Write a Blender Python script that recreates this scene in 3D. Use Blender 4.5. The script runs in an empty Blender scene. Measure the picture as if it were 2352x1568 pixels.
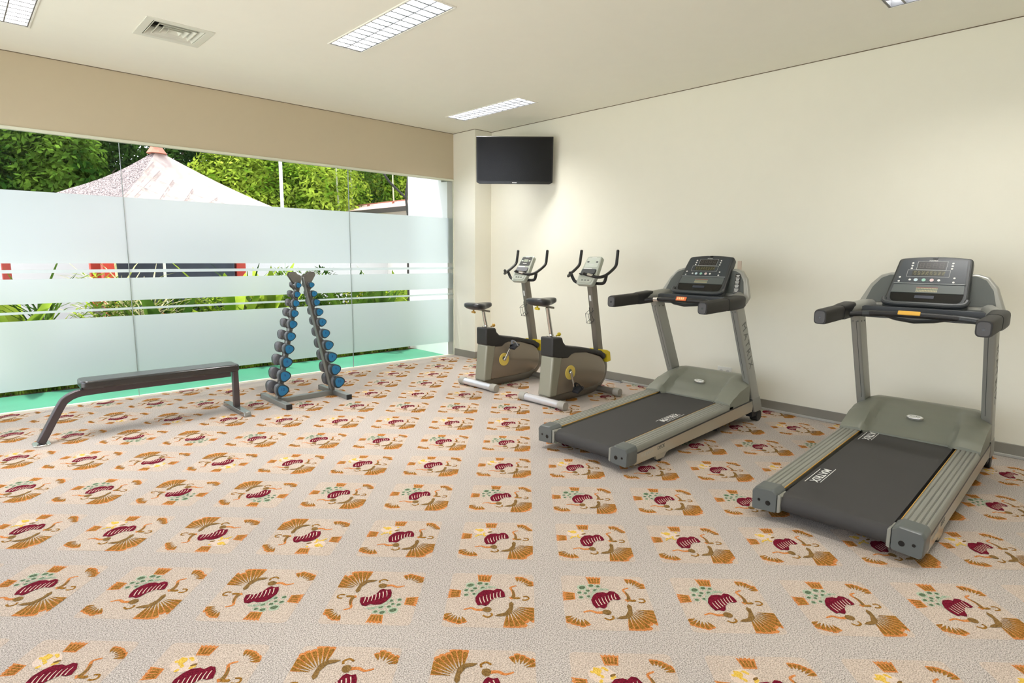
import bpy, bmesh, math, random
from mathutils import Vector, Matrix
from math import sin, cos, pi, radians as rad

random.seed(7)
SC = bpy.context.scene
COL = SC.collection

# ------------------------------------------------------------------ measures
YW = 6.888      # window wall plane
XR = 5.657      # right wall plane
HC = 3.16       # ceiling
XC = 5.36       # column face
YC = 6.41
XL, YB = -1.1, -1.6   # unseen walls

# ------------------------------------------------------------------ materials
def lin(c):
    c = c / 255.0
    return c / 12.92 if c <= 0.04045 else ((c + 0.055) / 1.055) ** 2.4
def rgb(r, g, b, a=1.0):
    return (lin(r), lin(g), lin(b), a)

MATS = {}
def mat(name, col, rough=0.5, metal=0.0, bump=0.0, bscale=200.0, var=0.0, vscale=8.0, spec=0.5, coat=0.0, var_col=None):
    if name in MATS: return MATS[name]
    m = bpy.data.materials.new(name); m.use_nodes = True
    nt = m.node_tree; b = nt.nodes['Principled BSDF']
    b.inputs['Base Color'].default_value = col
    b.inputs['Roughness'].default_value = rough
    b.inputs['Metallic'].default_value = metal
    b.inputs['Specular IOR Level'].default_value = spec
    b.inputs['Coat Weight'].default_value = coat
    if coat >= 1: b.inputs['Coat IOR'].default_value = 1.9
    tc = nt.nodes.new('ShaderNodeTexCoord')
    n = nt.nodes.new('ShaderNodeTexNoise'); n.inputs['Scale'].default_value = vscale
    n.inputs['Detail'].default_value = 3
    nt.links.new(tc.outputs['Object'], n.inputs['Vector'])
    v = max(var, 0.004)
    c2 = var_col or (min(1, col[0] * (1 + v)), min(1, col[1] * (1 + v)), min(1, col[2] * (1 + v)), 1)
    c1 = col if var_col else (col[0] * (1 - v), col[1] * (1 - v), col[2] * (1 - v), 1)
    r = nt.nodes.new('ShaderNodeValToRGB')
    r.color_ramp.elements[0].position = 0.35; r.color_ramp.elements[0].color = c1
    r.color_ramp.elements[1].position = 0.65; r.color_ramp.elements[1].color = c2
    nt.links.new(n.outputs['Fac'], r.inputs['Fac'])
    nt.links.new(r.outputs['Color'], b.inputs['Base Color'])
    if bump > 0:
        n2 = nt.nodes.new('ShaderNodeTexNoise'); n2.inputs['Scale'].default_value = bscale
        nt.links.new(tc.outputs['Object'], n2.inputs['Vector'])
        bp = nt.nodes.new('ShaderNodeBump'); bp.inputs['Strength'].default_value = bump
        bp.inputs['Distance'].default_value = 0.01
        nt.links.new(n2.outputs['Fac'], bp.inputs['Height'])
        nt.links.new(bp.outputs['Normal'], b.inputs['Normal'])
    MATS[name] = m
    return m

def emit(name, col, s):
    if name in MATS: return MATS[name]
    m = bpy.data.materials.new(name); m.use_nodes = True
    nt = m.node_tree; b = nt.nodes['Principled BSDF']
    b.inputs['Base Color'].default_value = col
    b.inputs['Emission Color'].default_value = col
    b.inputs['Emission Strength'].default_value = s
    MATS[name] = m
    return m

def leaf_mat(name, c1, c2, scale=1.2, tr=0.35):
    if name in MATS: return MATS[name]
    m = bpy.data.materials.new(name); m.use_nodes = True
    nt = m.node_tree; nt.nodes.clear()
    o = nt.nodes.new('ShaderNodeOutputMaterial')
    g = nt.nodes.new('ShaderNodeNewGeometry')
    n = nt.nodes.new('ShaderNodeTexNoise'); n.inputs['Scale'].default_value = scale; n.inputs['Detail'].default_value = 4
    nt.links.new(g.outputs['Position'], n.inputs['Vector'])
    r = nt.nodes.new('ShaderNodeValToRGB')
    r.color_ramp.elements[0].position = 0.38; r.color_ramp.elements[0].color = c1
    r.color_ramp.elements[1].position = 0.62; r.color_ramp.elements[1].color = c2
    nt.links.new(n.outputs['Fac'], r.inputs['Fac'])
    # each leaf keeps a slight tint of its own
    hs = nt.nodes.new('ShaderNodeHueSaturation')
    mr = nt.nodes.new('ShaderNodeMapRange')
    mr.inputs['To Min'].default_value = 0.65; mr.inputs['To Max'].default_value = 1.35
    nt.links.new(g.outputs['Random Per Island'], mr.inputs['Value'])
    nt.links.new(mr.outputs['Result'], hs.inputs['Value'])
    nt.links.new(r.outputs['Color'], hs.inputs['Color'])
    d = nt.nodes.new('ShaderNodeBsdfDiffuse'); t = nt.nodes.new('ShaderNodeBsdfTranslucent')
    mx = nt.nodes.new('ShaderNodeMixShader'); mx.inputs[0].default_value = tr
    nt.links.new(hs.outputs['Color'], d.inputs['Color']); nt.links.new(hs.outputs['Color'], t.inputs['Color'])
    nt.links.new(d.outputs[0], mx.inputs[1]); nt.links.new(t.outputs[0], mx.inputs[2])
    nt.links.new(mx.outputs[0], o.inputs['Surface'])
    MATS[name] = m
    return m

def glass_mat():
    m = bpy.data.materials.new('clear_glass'); m.use_nodes = True
    nt = m.node_tree; nt.nodes.clear()
    o = nt.nodes.new('ShaderNodeOutputMaterial')
    t = nt.nodes.new('ShaderNodeBsdfTransparent'); t.inputs['Color'].default_value = (0.96, 0.975, 0.97, 1)
    g = nt.nodes.new('ShaderNodeBsdfGlossy'); g.inputs['Roughness'].default_value = 0.0
    f = nt.nodes.new('ShaderNodeFresnel'); f.inputs['IOR'].default_value = 1.35
    mu = nt.nodes.new('ShaderNodeMath'); mu.operation = 'MULTIPLY'; mu.inputs[1].default_value = 0.5
    nt.links.new(f.outputs[0], mu.inputs[0])
    mx = nt.nodes.new('ShaderNodeMixShader')
    nt.links.new(mu.outputs[0], mx.inputs[0]); nt.links.new(t.outputs[0], mx.inputs[1]); nt.links.new(g.outputs[0], mx.inputs[2])
    nt.links.new(mx.outputs[0], o.inputs['Surface'])
    return m

def film_mat():
    m = bpy.data.materials.new('frosted_film'); m.use_nodes = True
    nt = m.node_tree; nt.nodes.clear()
    o = nt.nodes.new('ShaderNodeOutputMaterial')
    t = nt.nodes.new('ShaderNodeBsdfTranslucent'); t.inputs['Color'].default_value = (0.84, 0.90, 0.90, 1)
    rf = nt.nodes.new('ShaderNodeBsdfRefraction'); rf.inputs['Color'].default_value = (0.86, 0.97, 0.92, 1)
    rf.inputs['Roughness'].default_value = 0.8; rf.inputs['IOR'].default_value = 1.3
    d = nt.nodes.new('ShaderNodeBsdfDiffuse'); d.inputs['Color'].default_value = (0.80, 0.83, 0.85, 1)
    m0 = nt.nodes.new('ShaderNodeMixShader'); m0.inputs[0].default_value = 0.3
    mx = nt.nodes.new('ShaderNodeMixShader'); mx.inputs[0].default_value = 0.15
    n = nt.nodes.new('ShaderNodeTexNoise'); n.inputs['Scale'].default_value = 900
    bp = nt.nodes.new('ShaderNodeBump'); bp.inputs['Strength'].default_value = 0.05
    nt.links.new(n.outputs['Fac'], bp.inputs['Height']); nt.links.new(bp.outputs['Normal'], d.inputs['Normal'])
    nt.links.new(t.outputs[0], m0.inputs[1]); nt.links.new(rf.outputs[0], m0.inputs[2])
    nt.links.new(m0.outputs[0], mx.inputs[1]); nt.links.new(d.outputs[0], mx.inputs[2])
    nt.links.new(mx.outputs[0], o.inputs['Surface'])
    return m

# ------------------------------------------------------------------ mesh helper
class MB:
    def __init__(self): self.v = []; self.f = []; self.m = []
    def add(self, verts, faces, mi=0, M=None):
        o = len(self.v)
        for p in verts:
            p = Vector(p)
            if M is not None: p = M @ p
            self.v.append(p)
        for f in faces:
            self.f.append([i + o for i in f]); self.m.append(mi)
        return self
    def box(self, x0, x1, y0, y1, z0, z1, mi=0, M=None):
        v = [(x0,y0,z0),(x1,y0,z0),(x1,y1,z0),(x0,y1,z0),(x0,y0,z1),(x1,y0,z1),(x1,y1,z1),(x0,y1,z1)]
        f = [(0,3,2,1),(4,5,6,7),(0,1,5,4),(1,2,6,5),(2,3,7,6),(3,0,4,7)]
        return self.add(v, f, mi, M)
    def prism(self, poly, axis, a, b, mi=0, M=None):
        n = len(poly)
        def P(p, t):
            return {'x': (t, p[0], p[1]), 'y': (p[0], t, p[1]), 'z': (p[0], p[1], t)}[axis]
        v = [P(p, a) for p in poly] + [P(p, b) for p in poly]
        f = [list(range(n))[::-1], list(range(n, 2 * n))]
        for i in range(n):
            j = (i + 1) % n
            f.append((i, j, n + j, n + i))
        return self.add(v, f, mi, M)
    def loft(self, rings, caps=True, mi=0, M=None, closed=True):
        n = len(rings[0]); v = [p for r in rings for p in r]; f = []
        for k in range(len(rings) - 1):
            for i in range(n if closed else n - 1):
                j = (i + 1) % n
                f.append((k*n+i, k*n+j, (k+1)*n+j, (k+1)*n+i))
        if caps:
            f.append(list(range(n))[::-1]); f.append([(len(rings)-1)*n + i for i in range(n)])
        return self.add(v, f, mi, M)
    def tube(self, path, r, n=12, mi=0, M=None, caps=True, sx=1.0, sy=1.0):
        P = [Vector(p) for p in path]
        rs = r if isinstance(r, (list, tuple)) else [r] * len(P)
        rings = []; prev = None
        for k, p in enumerate(P):
            if k == 0: t = P[1] - P[0]
            elif k == len(P) - 1: t = P[-1] - P[-2]
            else: t = (P[k+1] - p).normalized() + (p - P[k-1]).normalized()
            t.normalize()
            if prev is None:
                up = Vector((0,0,1)) if abs(t.z) < 0.9 else Vector((0,1,0))
                a = t.cross(up).normalized()
            else:
                a = (prev - t * prev.dot(t)).normalized()
            prev = a; b = t.cross(a)
            rings.append([p + a * (cos(2*pi*i/n) * rs[k] * sx) + b * (sin(2*pi*i/n) * rs[k] * sy) for i in range(n)])
        return self.loft(rings, caps, mi, M)
    def ball(self, c, r, mi=0, M=None, nu=14, nv=9):
        if not isinstance(r, (list, tuple)): r = (r, r, r)
        rings = []
        for k in range(1, nv):
            a = pi * k / nv
            rings.append([(c[0]+r[0]*sin(a)*cos(2*pi*i/nu), c[1]+r[1]*sin(a)*sin(2*pi*i/nu), c[2]-r[2]*cos(a)) for i in range(nu)])
        return self.loft(rings, True, mi, M)
    def disc(self, c, ax, r, h, n=20, mi=0, M=None):
        c = Vector(c); ax = Vector(ax).normalized()
        return self.tube([c, c + ax * h], r, n, mi, M)
    def build(self, name, mats, parent=None, bev=0.0, seg=2, sharp=35, recalc=True, smooth=True, sub=0):
        me = bpy.data.meshes.new(name)
        me.from_pydata([tuple(p) for p in self.v], [], self.f)
        if not isinstance(mats, (list, tuple)): mats = [mats]
        for m in mats: me.materials.append(m)
        if len(mats) > 1: me.polygons.foreach_set('material_index', self.m)
        if recalc:
            bm = bmesh.new(); bm.from_mesh(me)
            bmesh.ops.recalc_face_normals(bm, faces=bm.faces); bm.to_mesh(me); bm.free()
        if smooth:
            me.polygons.foreach_set('use_smooth', [True] * len(me.polygons))
            me.set_sharp_from_angle(angle=rad(sharp))
        me.update()
        o = bpy.data.objects.new(name, me); COL.objects.link(o)
        if parent: o.parent = parent
        if bev > 0:
            b = o.modifiers.new('bev', 'BEVEL'); b.width = bev; b.segments = seg
            b.limit_method = 'ANGLE'; b.angle_limit = rad(30)
        if sub:
            s = o.modifiers.new('sub', 'SUBSURF'); s.levels = sub; s.render_levels = sub
        return o

def rpoly(pts, r, n=5):
    """polygon with rounded corners; r is one radius or one per corner"""
    out = []; N = len(pts); rs = r if isinstance(r, (list, tuple)) else [r] * N
    for i in range(N):
        p = Vector(pts[i]); a = Vector(pts[i-1]); b = Vector(pts[(i+1) % N])
        if rs[i] <= 0: out.append(tuple(p)); continue
        da = (a - p).normalized(); db = (b - p).normalized()
        ang = da.angle(db); d = rs[i] / math.tan(ang / 2)
        d = min(d, (a - p).length * .49, (b - p).length * .49)
        p0 = p + da * d; p1 = p + db * d
        for k in range(n + 1):
            t = k / n
            q = p0 * (1-t)**2 + p * 2*t*(1-t) + p1 * t*t
            out.append(tuple(q))
    return out

def smooth_path(pts, n=6, closed=False):
    P = [Vector(p) for p in pts]; out = []
    m = len(P)
    for i in range(m - 1):
        p0 = P[max(i-1, 0)]; p1 = P[i]; p2 = P[i+1]; p3 = P[min(i+2, m-1)]
        for k in range(n):
            t = k / n
            out.append(0.5 * ((2*p1) + (p2-p0)*t + (2*p0-5*p1+4*p2-p3)*t*t + (3*p1-p0-3*p2+p3)*t**3))
    out.append(P[-1]); return out

def tag(o, label=None, cat=None, group=None, kind=None):
    if label: o['label'] = label
    if cat: o['category'] = cat
    if group: o['group'] = group
    if kind: o['kind'] = kind
    return o
def thing(name, loc, label, cat, rz=0.0, group=None):
    o = bpy.data.objects.new(name, None); COL.objects.link(o)
    o.location = loc; o.rotation_euler = (0, 0, rz); o.empty_display_size = 0.1
    return tag(o, label, cat, group)
def struct(o): o['kind'] = 'structure'; return o
def copy_tree(o, parent=None):
    c = o.copy(); COL.objects.link(c)
    if parent: c.parent = parent
    for ch in [x for x in bpy.data.objects if x.parent == o]: copy_tree(ch, c)
    return c

def basis(org, X, Y):
    X = Vector(X).normalized(); Y = Vector(Y); Y = (Y - X * Y.dot(X)).normalized(); Z = X.cross(Y)
    M = Matrix((X, Y, Z)).transposed().to_4x4(); M.translation = Vector(org); return M

def text(name, s, size, M, m, parent, depth=0.0006, bold=0.0, space=1.0, sx=1.0):
    cu = bpy.data.curves.new('t', 'FONT'); cu.body = s; cu.size = size; cu.extrude = depth; cu.offset = bold
    cu.align_x = 'CENTER'; cu.align_y = 'CENTER'; cu.space_character = space; cu.resolution_u = 3
    o = bpy.data.objects.new('t', cu); COL.objects.link(o)
    bpy.context.view_layer.update()
    me = bpy.data.meshes.new_from_object(o); me.name = name
    bpy.data.objects.remove(o); bpy.data.curves.remove(cu)
    me.transform(M @ Matrix.Diagonal((sx, 1, 1, 1)))
    me.materials.clear(); me.materials.append(m)
    ob = bpy.data.objects.new(name, me); COL.objects.link(ob); ob.parent = parent
    return ob

# ------------------------------------------------------------------ palette
M_wall = mat('wall_paint', rgb(239, 236, 220), 0.75, bump=0.04, bscale=60, var=0.004)
M_header = mat('header_paint_shaded', rgb(207, 194, 167), 0.75, var=0.004)  # wall paint with the header's shade mixed into the colour
M_ceil = mat('ceiling_paint', rgb(246, 244, 231), 0.8, var=0.004)
M_base = mat('baseboard_grey', rgb(138, 134, 124), 0.45, var=0.06, vscale=3)
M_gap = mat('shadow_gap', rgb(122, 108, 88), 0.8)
M_white = mat('white_plastic', rgb(235, 235, 228), 0.35)
M_trimw = mat('window_trim_white', rgb(232, 234, 214), 0.5)
M_seal = mat('glass_joint', rgb(150, 160, 158), 0.4)
M_glass = glass_mat(); M_film = film_mat()
M_black = mat('black_rubber', rgb(30, 29, 29), 0.5, bump=0.08, bscale=300)
M_blackg = mat('black_gloss', rgb(14, 14, 15), 0.18)
M_dark = mat('dark_grey_plastic', rgb(48, 50, 50), 0.38, bump=0.03)
M_dark2 = mat('slate_plastic', rgb(58, 61, 62), 0.4, bump=0.03)
M_panel = mat('console_overlay', rgb(56, 62, 67), 0.3)
M_belt = mat('running_belt', rgb(56, 54, 52), 0.8, bump=0.15, bscale=500, var=0.05, vscale=3)
M_hood = mat('hood_olive_grey', rgb(126, 127, 114), 0.42, bump=0.03, var=0.02)
M_rail = mat('rail_silver', rgb(144, 144, 135), 0.36, metal=0.35, var=0.03)
M_side = mat('side_brushed_silver', rgb(196, 190, 172), 0.28, metal=0.7)
M_sil = mat('silver_paint', rgb(156, 156, 149), 0.36, metal=0.35)
M_cap = mat('endcap_grey', rgb(88, 92, 90), .3)
M_chrome = mat('chrome', rgb(210, 208, 204), 0.15, metal=0.95)
M_yel = mat('yellow_plastic', rgb(222, 196, 30), 0.4)
M_gold = mat('gold_edge', rgb(196, 150, 60), 0.4)
M_lw = mat('white_lettering', rgb(225, 225, 220), 0.5)
M_ld = mat('dark_lettering', rgb(95, 98, 92), 0.5)

# ------------------------------------------------------------------ the room
def carpet_mat(name, c, c2, var):
    m = bpy.data.materials.new(name); m.use_nodes = True
    nt = m.node_tree; b = nt.nodes['Principled BSDF']
    b.inputs['Roughness'].default_value = 0.95; b.inputs['Specular IOR Level'].default_value = 0.1
    g = nt.nodes.new('ShaderNodeNewGeometry')
    n = nt.nodes.new('ShaderNodeTexNoise'); n.inputs['Scale'].default_value = 210; n.inputs['Detail'].default_value = 2
    n3 = nt.nodes.new('ShaderNodeTexNoise'); n3.inputs['Scale'].default_value = 1.6; n3.inputs['Detail'].default_value = 3
    nt.links.new(g.outputs['Position'], n.inputs['Vector']); nt.links.new(g.outputs['Position'], n3.inputs['Vector'])
    r = nt.nodes.new('ShaderNodeValToRGB')
    r.color_ramp.elements[0].position = 0.36; r.color_ramp.elements[0].color = (c[0]*(1-var), c[1]*(1-var), c[2]*(1-var), 1)
    r.color_ramp.elements[1].position = 0.6; r.color_ramp.elements[1].color = c2
    nt.links.new(n.outputs['Fac'], r.inputs['Fac'])
    mx = nt.nodes.new('ShaderNodeMixRGB'); mx.blend_type = 'MULTIPLY'; mx.inputs[0].default_value = 1
    r2 = nt.nodes.new('ShaderNodeValToRGB')
    r2.color_ramp.elements[0].position = 0.3; r2.color_ramp.elements[0].color = (.93, .93, .94, 1)
    r2.color_ramp.elements[1].position = 0.7; r2.color_ramp.elements[1].color = (1, 1, 1, 1)
    nt.links.new(n3.outputs['Fac'], r2.inputs['Fac'])
    nt.links.new(r.outputs['Color'], mx.inputs[1]); nt.links.new(r2.outputs['Color'], mx.inputs[2])
    nt.links.new(mx.outputs[0], b.inputs['Base Color'])
    bp = nt.nodes.new('ShaderNodeBump'); bp.inputs['Strength'].default_value = 0.7; bp.inputs['Distance'].default_value = 0.006
    nt.links.new(n.outputs['Fac'], bp.inputs['Height']); nt.links.new(bp.outputs['Normal'], b.inputs['Normal'])
    return m
C_BASE, C_TINT, C_RED, C_OCH, C_ORG, C_BRN, C_GRN, C_LGR, C_YEL, C_PINK = range(10)
CM = [carpet_mat('carpet_ground', rgb(174, 163, 154), rgb(207, 197, 188), .38),
      carpet_mat('carpet_tint', rgb(190, 172, 156), rgb(212, 195, 179), .30),
      carpet_mat('carpet_red', rgb(98, 14, 34), rgb(124, 24, 46), .25),
      carpet_mat('carpet_ochre', rgb(136, 94, 34), rgb(164, 118, 52), .3),
      carpet_mat('carpet_orange', rgb(196, 112, 48), rgb(214, 144, 86), .2),
      carpet_mat('carpet_brown', rgb(122, 92, 48), rgb(142, 110, 64), .25),
      carpet_mat('carpet_green', rgb(84, 102, 76), rgb(104, 120, 92), .2),
      carpet_mat('carpet_light_green', rgb(160, 176, 150), rgb(178, 192, 168), .1),
      carpet_mat('carpet_yellow', rgb(214, 172, 60), rgb(228, 192, 92), .1),
      carpet_mat('carpet_pink', rgb(214, 190, 172), rgb(224, 204, 188), .1)]

class Flat:
    """2-D polygons that end up on the carpet"""
    def __init__(self): self.p = []
    def poly(self, pts, m, lv=1): self.p.append((pts, m, lv))
    def blob(self, u, v, ru, rv, m, lv=1, a=0.0, n=9, jag=.12, rnd=None):
        pts = []
        for i in range(n):
            t = 2*pi*i/n; k = 1 + (rnd.uniform(-jag, jag) if rnd else 0)
            x, y = ru*k*cos(t), rv*k*sin(t)
            pts.append((u + x*cos(a) - y*sin(a), v + x*sin(a) + y*cos(a)))
        self.poly(pts, m, lv)
    def stroke(self, pts, w, m, lv=1):
        P = smooth_path([(p[0], p[1], 0) for p in pts], 4)
        n = len(P); L = []; R = []
        for i, p in enumerate(P):
            t = (P[min(i+1, n-1)] - P[max(i-1, 0)]); t.normalize()
            ww = w[0] + (w[1] - w[0]) * i / (n-1) if isinstance(w, tuple) else w
            L.append((p.x - t.y*ww, p.y + t.x*ww)); R.append((p.x + t.y*ww, p.y - t.x*ww))
        for i in range(n-1): self.poly([R[i], R[i+1], L[i+1], L[i]], m, lv)

def fan(F, u, v, a0, a1, r0, r1, n, rnd, edge=True):
    """shell of tapering rays fanning out from u,v; they merge only near the rim"""
    for i in range(n):
        c = a0 + (a1-a0)*(i+.5)/n; da = abs(a1-a0)/n; rr = r1*rnd.uniform(.9, 1.04)
        def q(r, b): return (max(-.99, min(.99, u + r*cos(b))), max(-.99, min(.99, v + r*sin(b))))
        ra = r0*rnd.uniform(.9, 1.15)
        if edge:
            F.poly([q(r0+(rr-r0)*.35, c-da*.36), q(rr*.8, c-da*.52), q(rr*1.05, c-da*.5), q(rr*1.08, c), q(rr*1.05, c+da*.5), q(rr*.8, c+da*.52), q(r0+(rr-r0)*.35, c+da*.36)], C_ORG, 1)
        F.poly([q(ra, c-da*.14), q(r0+(rr-r0)*.5, c-da*.33), q(rr*.95, c-da*.4), q(rr*.98, c), q(rr*.95, c+da*.4), q(r0+(rr-r0)*.5, c+da*.33), q(ra, c+da*.14)], C_OCH, 2)

def brush(F, u, v, w, h, rnd, horizontal=False):
    n = 4
    for i in range(n):
        a = -w/2 + w*i/n; b = a + w/n*.8; top = h*rnd.uniform(.8, 1.0)
        pts = [(a*.75, -h*.5), (b*.72, -h*.5), (b-.01, top*.45), ((a+b)/2, top*.3), (a+.01, top*.45)]
        pto = [(a*.75-.02, -h*.66), (b*.75+.02, -h*.66), (b+.03, top*.5+.05), ((a+b)/2, top*.5+.02), (a-.03, top*.5+.05)]
        if horizontal: pts = [(-q, p) for p, q in pts]; pto = [(-q, p) for p, q in pto]
        F.poly([(u+p, v+q) for p, q in pto], C_ORG, 1)
        F.poly([(u+p, v+q) for p, q in pts], C_OCH, 2)

def motif(yellow, seed):
    r = random.Random(seed); F = Flat()
    F.poly(rpoly([(-1,-1),(1,-1),(1,1),(-1,1)], .12, 3), C_TINT, 0)
    brush(F, -.2, .80, .32, .22, r)
    brush(F, -.86, .17, .30, .22, r, True)
    # shell top right, shell lower left
    fan(F, .60, .46, rad(8), rad(98), .20, .40, 6, r)
    fan(F, -.66, -.48, rad(195), rad(300), .17, .40, 6, r)
    # big fan lower right
    fan(F, .40, -.26, rad(-96), rad(-4), .20, .74, 9, r)
    F.poly([(.12,-.62),(.2,-.55),(.34,-.5),(.43,-.32),(.42,-.18),(.47,-.1),(.53,-.18),(.52,-.3),(.5,-.48),(.4,-.6),(.25,-.63)], C_BRN, 3)
    # scrolls
    F.stroke([(.58,.52),(.44,.44),(.5,.28),(.52,.1),(.44,.02)], (.02,.05), C_ORG, 1)
    F.stroke([(.48,.36),(.52,.2),(.5,.04)], (.015,.045), C_BRN, 2)
    F.stroke([(.5,.04),(.62,.03),(.66,.06)], .035, C_OCH, 2)
    F.stroke([(.74,.1),(.84,.1),(.87,.02),(.8,-.03),(.72,-.02)], .022, C_OCH, 1)
    F.stroke([(-.58,-.42),(-.42,-.36),(-.28,-.42),(-.1,-.4)], (.02,.045), C_ORG, 1)
    F.blob(-.06, -.4, .1, .1, C_BRN, 2, rnd=r)
    F.stroke([(-.14,-.6),(-.04,-.66),(.06,-.6),(.04,-.52)], .024, C_OCH, 1)
    # leaves or yellow bloom
    if yellow:
        F.blob(-.42, .42, .28, .22, C_PINK, 1, rnd=r)
        F.blob(-.5, .5, .095, .09, C_YEL, 3, rnd=r)
        for k in range(9):
            F.blob(-.45 + r.uniform(-.25,.28), .38 + r.uniform(-.22,.2), .05, .035, C_YEL, 2, r.uniform(0,3), 7, rnd=r)
        F.blob(-.22, .4, .07, .03, C_BRN, 3, .5, rnd=r)
    else:
        for (a, b, s) in [(-.52,.5,.085),(-.3,.58,.06),(-.14,.56,.05),(-.6,.3,.05),(-.4,.38,.05),(-.22,.4,.055),(-.58,.12,.05),(-.4,.16,.045),(-.46,.28,.04),(-.06,.44,.04)]:
            F.blob(a, b, s*1.35, s*1.3, C_LGR, 1, .4, rnd=r); F.blob(a, b, s*.95, s*.8, C_GRN, 2, .5, rnd=r)
        for k in range(2):
            F.stroke([(-.34-k*.03,.02),(-.28-k*.04,.28),(-.05,.42+k*.04),(.1,.42+k*.03)], .012, C_LGR, 2)
    # the red flower
    o = [(-.34,-.14),(-.36,.02),(-.3,.18),(-.2,.3),(-.05,.33),(.04,.3),(.12,.38),(.22,.36),(.3,.24),(.33,.08),(.25,.04),(.14,.06),(.06,-.02),(.0,-.1),(-.04,-.22),(-.1,-.28),(-.2,-.24),(-.28,-.27)]
    F.poly([(p*1.0, q*1.0) for p, q in o], C_RED, 3)
    for k in range(7):
        t = k/6; bx, by = -.2+.42*t, -.2+.26*t; tx, ty = bx-.06+.05*t, by+.24-.05*abs(t-.4)
        F.stroke([(bx, by), ((bx+tx)/2-.01, (by+ty)/2), (tx, ty)], (.013,.006), C_PINK, 4)
    return F.p

def build_floor():
    ang = rad(-44.79); e1 = Vector((cos(ang), sin(ang))); e2 = Vector((-sin(ang), cos(ang)))
    S1, S2 = .4955, .5337; O = Vector((1.559, 1.758)); hu, hv = .186, .2
    x0, x1, y0, y1 = XL, XR, YB, YW
    mb = MB()
    mb.add([(x0,y0,0),(x1,y0,0),(x1,y1,0),(x0,y1,0)], [(0,1,2,3)], 0)
    var = {}
    for y in (0, 1):
        for s in range(3): var[(y, s)] = motif(bool(y), 10*y + s)
    f2 = {}
    for k in range(-6, 12):
        for j in range(-14, 12):
            c = O + e1 * (S1*j) + e2 * (S2*k)
            if c.x < -.6 or c.y < -.6 or c.x > x1 - .02 or c.y > y1 - .02: continue
            if c.length > 9.5 or (c.x < .8 and c.y < .8): continue
            yel = k % 2
            rot = -1 if (j + k) in (-1, -2, -5, -6) and j + k > -4 else 1
            P = var[(yel, (j*3 + k) % 3)]
            z = {0: .0006, 1: .0011, 2: .0016, 3: .0021, 4: .0026}
            for ii, (pts, m, lv) in enumerate(P):
                q = []
                for u, v in pts:
                    w = c + e1*(u*hu*rot) + e2*(v*hv*rot)
                    q.append((min(w.x, x1-.002), min(w.y, y1-.002), z[lv] + .0004*ii/len(P)))
                mb.add(q, [list(range(len(q)))], m)
    me = bpy.data.meshes.new('floor')
    me.from_pydata([tuple(p) for p in mb.v], [], mb.f)
    for m in CM: me.materials.append(m)
    me.polygons.foreach_set('material_index', mb.m)
    bm = bmesh.new(); bm.from_mesh(me); bm.normal_update()
    bmesh.ops.reverse_faces(bm, faces=[f for f in bm.faces if f.normal.z < 0]); bm.to_mesh(me); bm.free()
    o = bpy.data.objects.new('floor', me); COL.objects.link(o); return struct(o)
build_floor()

struct(MB().box(XL, XR+.2, YB-.2, YW+.16, HC, HC+.14).build('ceiling', M_ceil, smooth=False))
struct(MB().box(XR, XR+.2, YB-.2, YW+.16, -.1, HC).build('wall_right', M_wall, smooth=False))
struct(MB().box(XL-.2, XL, YB-.2, YW+.16, 2.62, HC+.14).box(XL-.2, XL, YB-.2, YB+.3, -.1, 2.62).box(XL-.2, XL, YW-.3, YW+.16, -.1, 2.62).build('wall_left', M_wall, smooth=False))  # unseen wall set close; its wide opening is added to admit side daylight
struct(MB().box(XL-.11, XL-.10, YB+.3, YW-.3, 0, 2.62).build('window_4', M_glass, smooth=False))  # unseen pane, made up for the daylight opening on the left
struct(MB().box(XL, XR, YB-.2, YB, -.1, HC+.0).build('wall_back', M_wall, smooth=False))
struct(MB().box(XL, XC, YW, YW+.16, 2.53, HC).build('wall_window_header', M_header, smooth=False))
struct(MB().box(XC, XR, YC, YW+.16, 0, HC).build('wall_column', M_wall, smooth=False))
struct(MB().box(XC-.10, XR, YW+.16, 7.9, -.05, 3.6).box(XC-.1, XC, YW+.02, YW+.16, -.05, 2.5).build('wall_outside', mat('outdoor_wall_white', rgb(240, 240, 238), .8), smooth=False))
struct(MB().box(XL-.2, XC, YW+.16, 7.14, 2.56, 2.62).box(XL-.2, 8, YW+.16, 7.14, 2.62, 3.6).build('trim_unseen_eave', bpy.data.materials['outdoor_wall_white'], smooth=False))  # unseen overhang added to keep direct sun off the upper clear glass
# window frame head, floor track
struct(MB().box(XL, XC, YW-.012, YW+.04, 2.505, 2.532).build('trim_1', M_trimw, bev=.003))
struct(MB().box(XL, XC, YW-.006, YW+.03, 0.0, 0.012).build('trim_2', M_trimw))
# baseboards
struct(MB().box(XR-.012, XR, YB, YC, 0, .1).build('baseboard_right', M_base, bev=.003))
struct(MB().box(XC, XR-.012, YC-.012, YC, 0, .1).box(XC-.012, XC, YC-.012, YW-.02, 0, .1).build('baseboard_column', M_base, bev=.003))
struct(MB().box(XR-.03, XR-.012, YB, 4.05, 0, .022).build('trim_3', mat('cable_cover_grey', rgb(176, 174, 168), .4), bev=.004))
# thin shadow gap where ceiling meets the walls
struct(MB().box(XL, XC, YW-.004, YW, HC-.006, HC).box(XC-.004, XC, YC, YW, HC-.006, HC).box(XC, XR, YC-.004, YC, HC-.006, HC).box(XR-.004, XR, YB, YC, HC-.006, HC).build('trim_4', M_gap, smooth=False))

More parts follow.
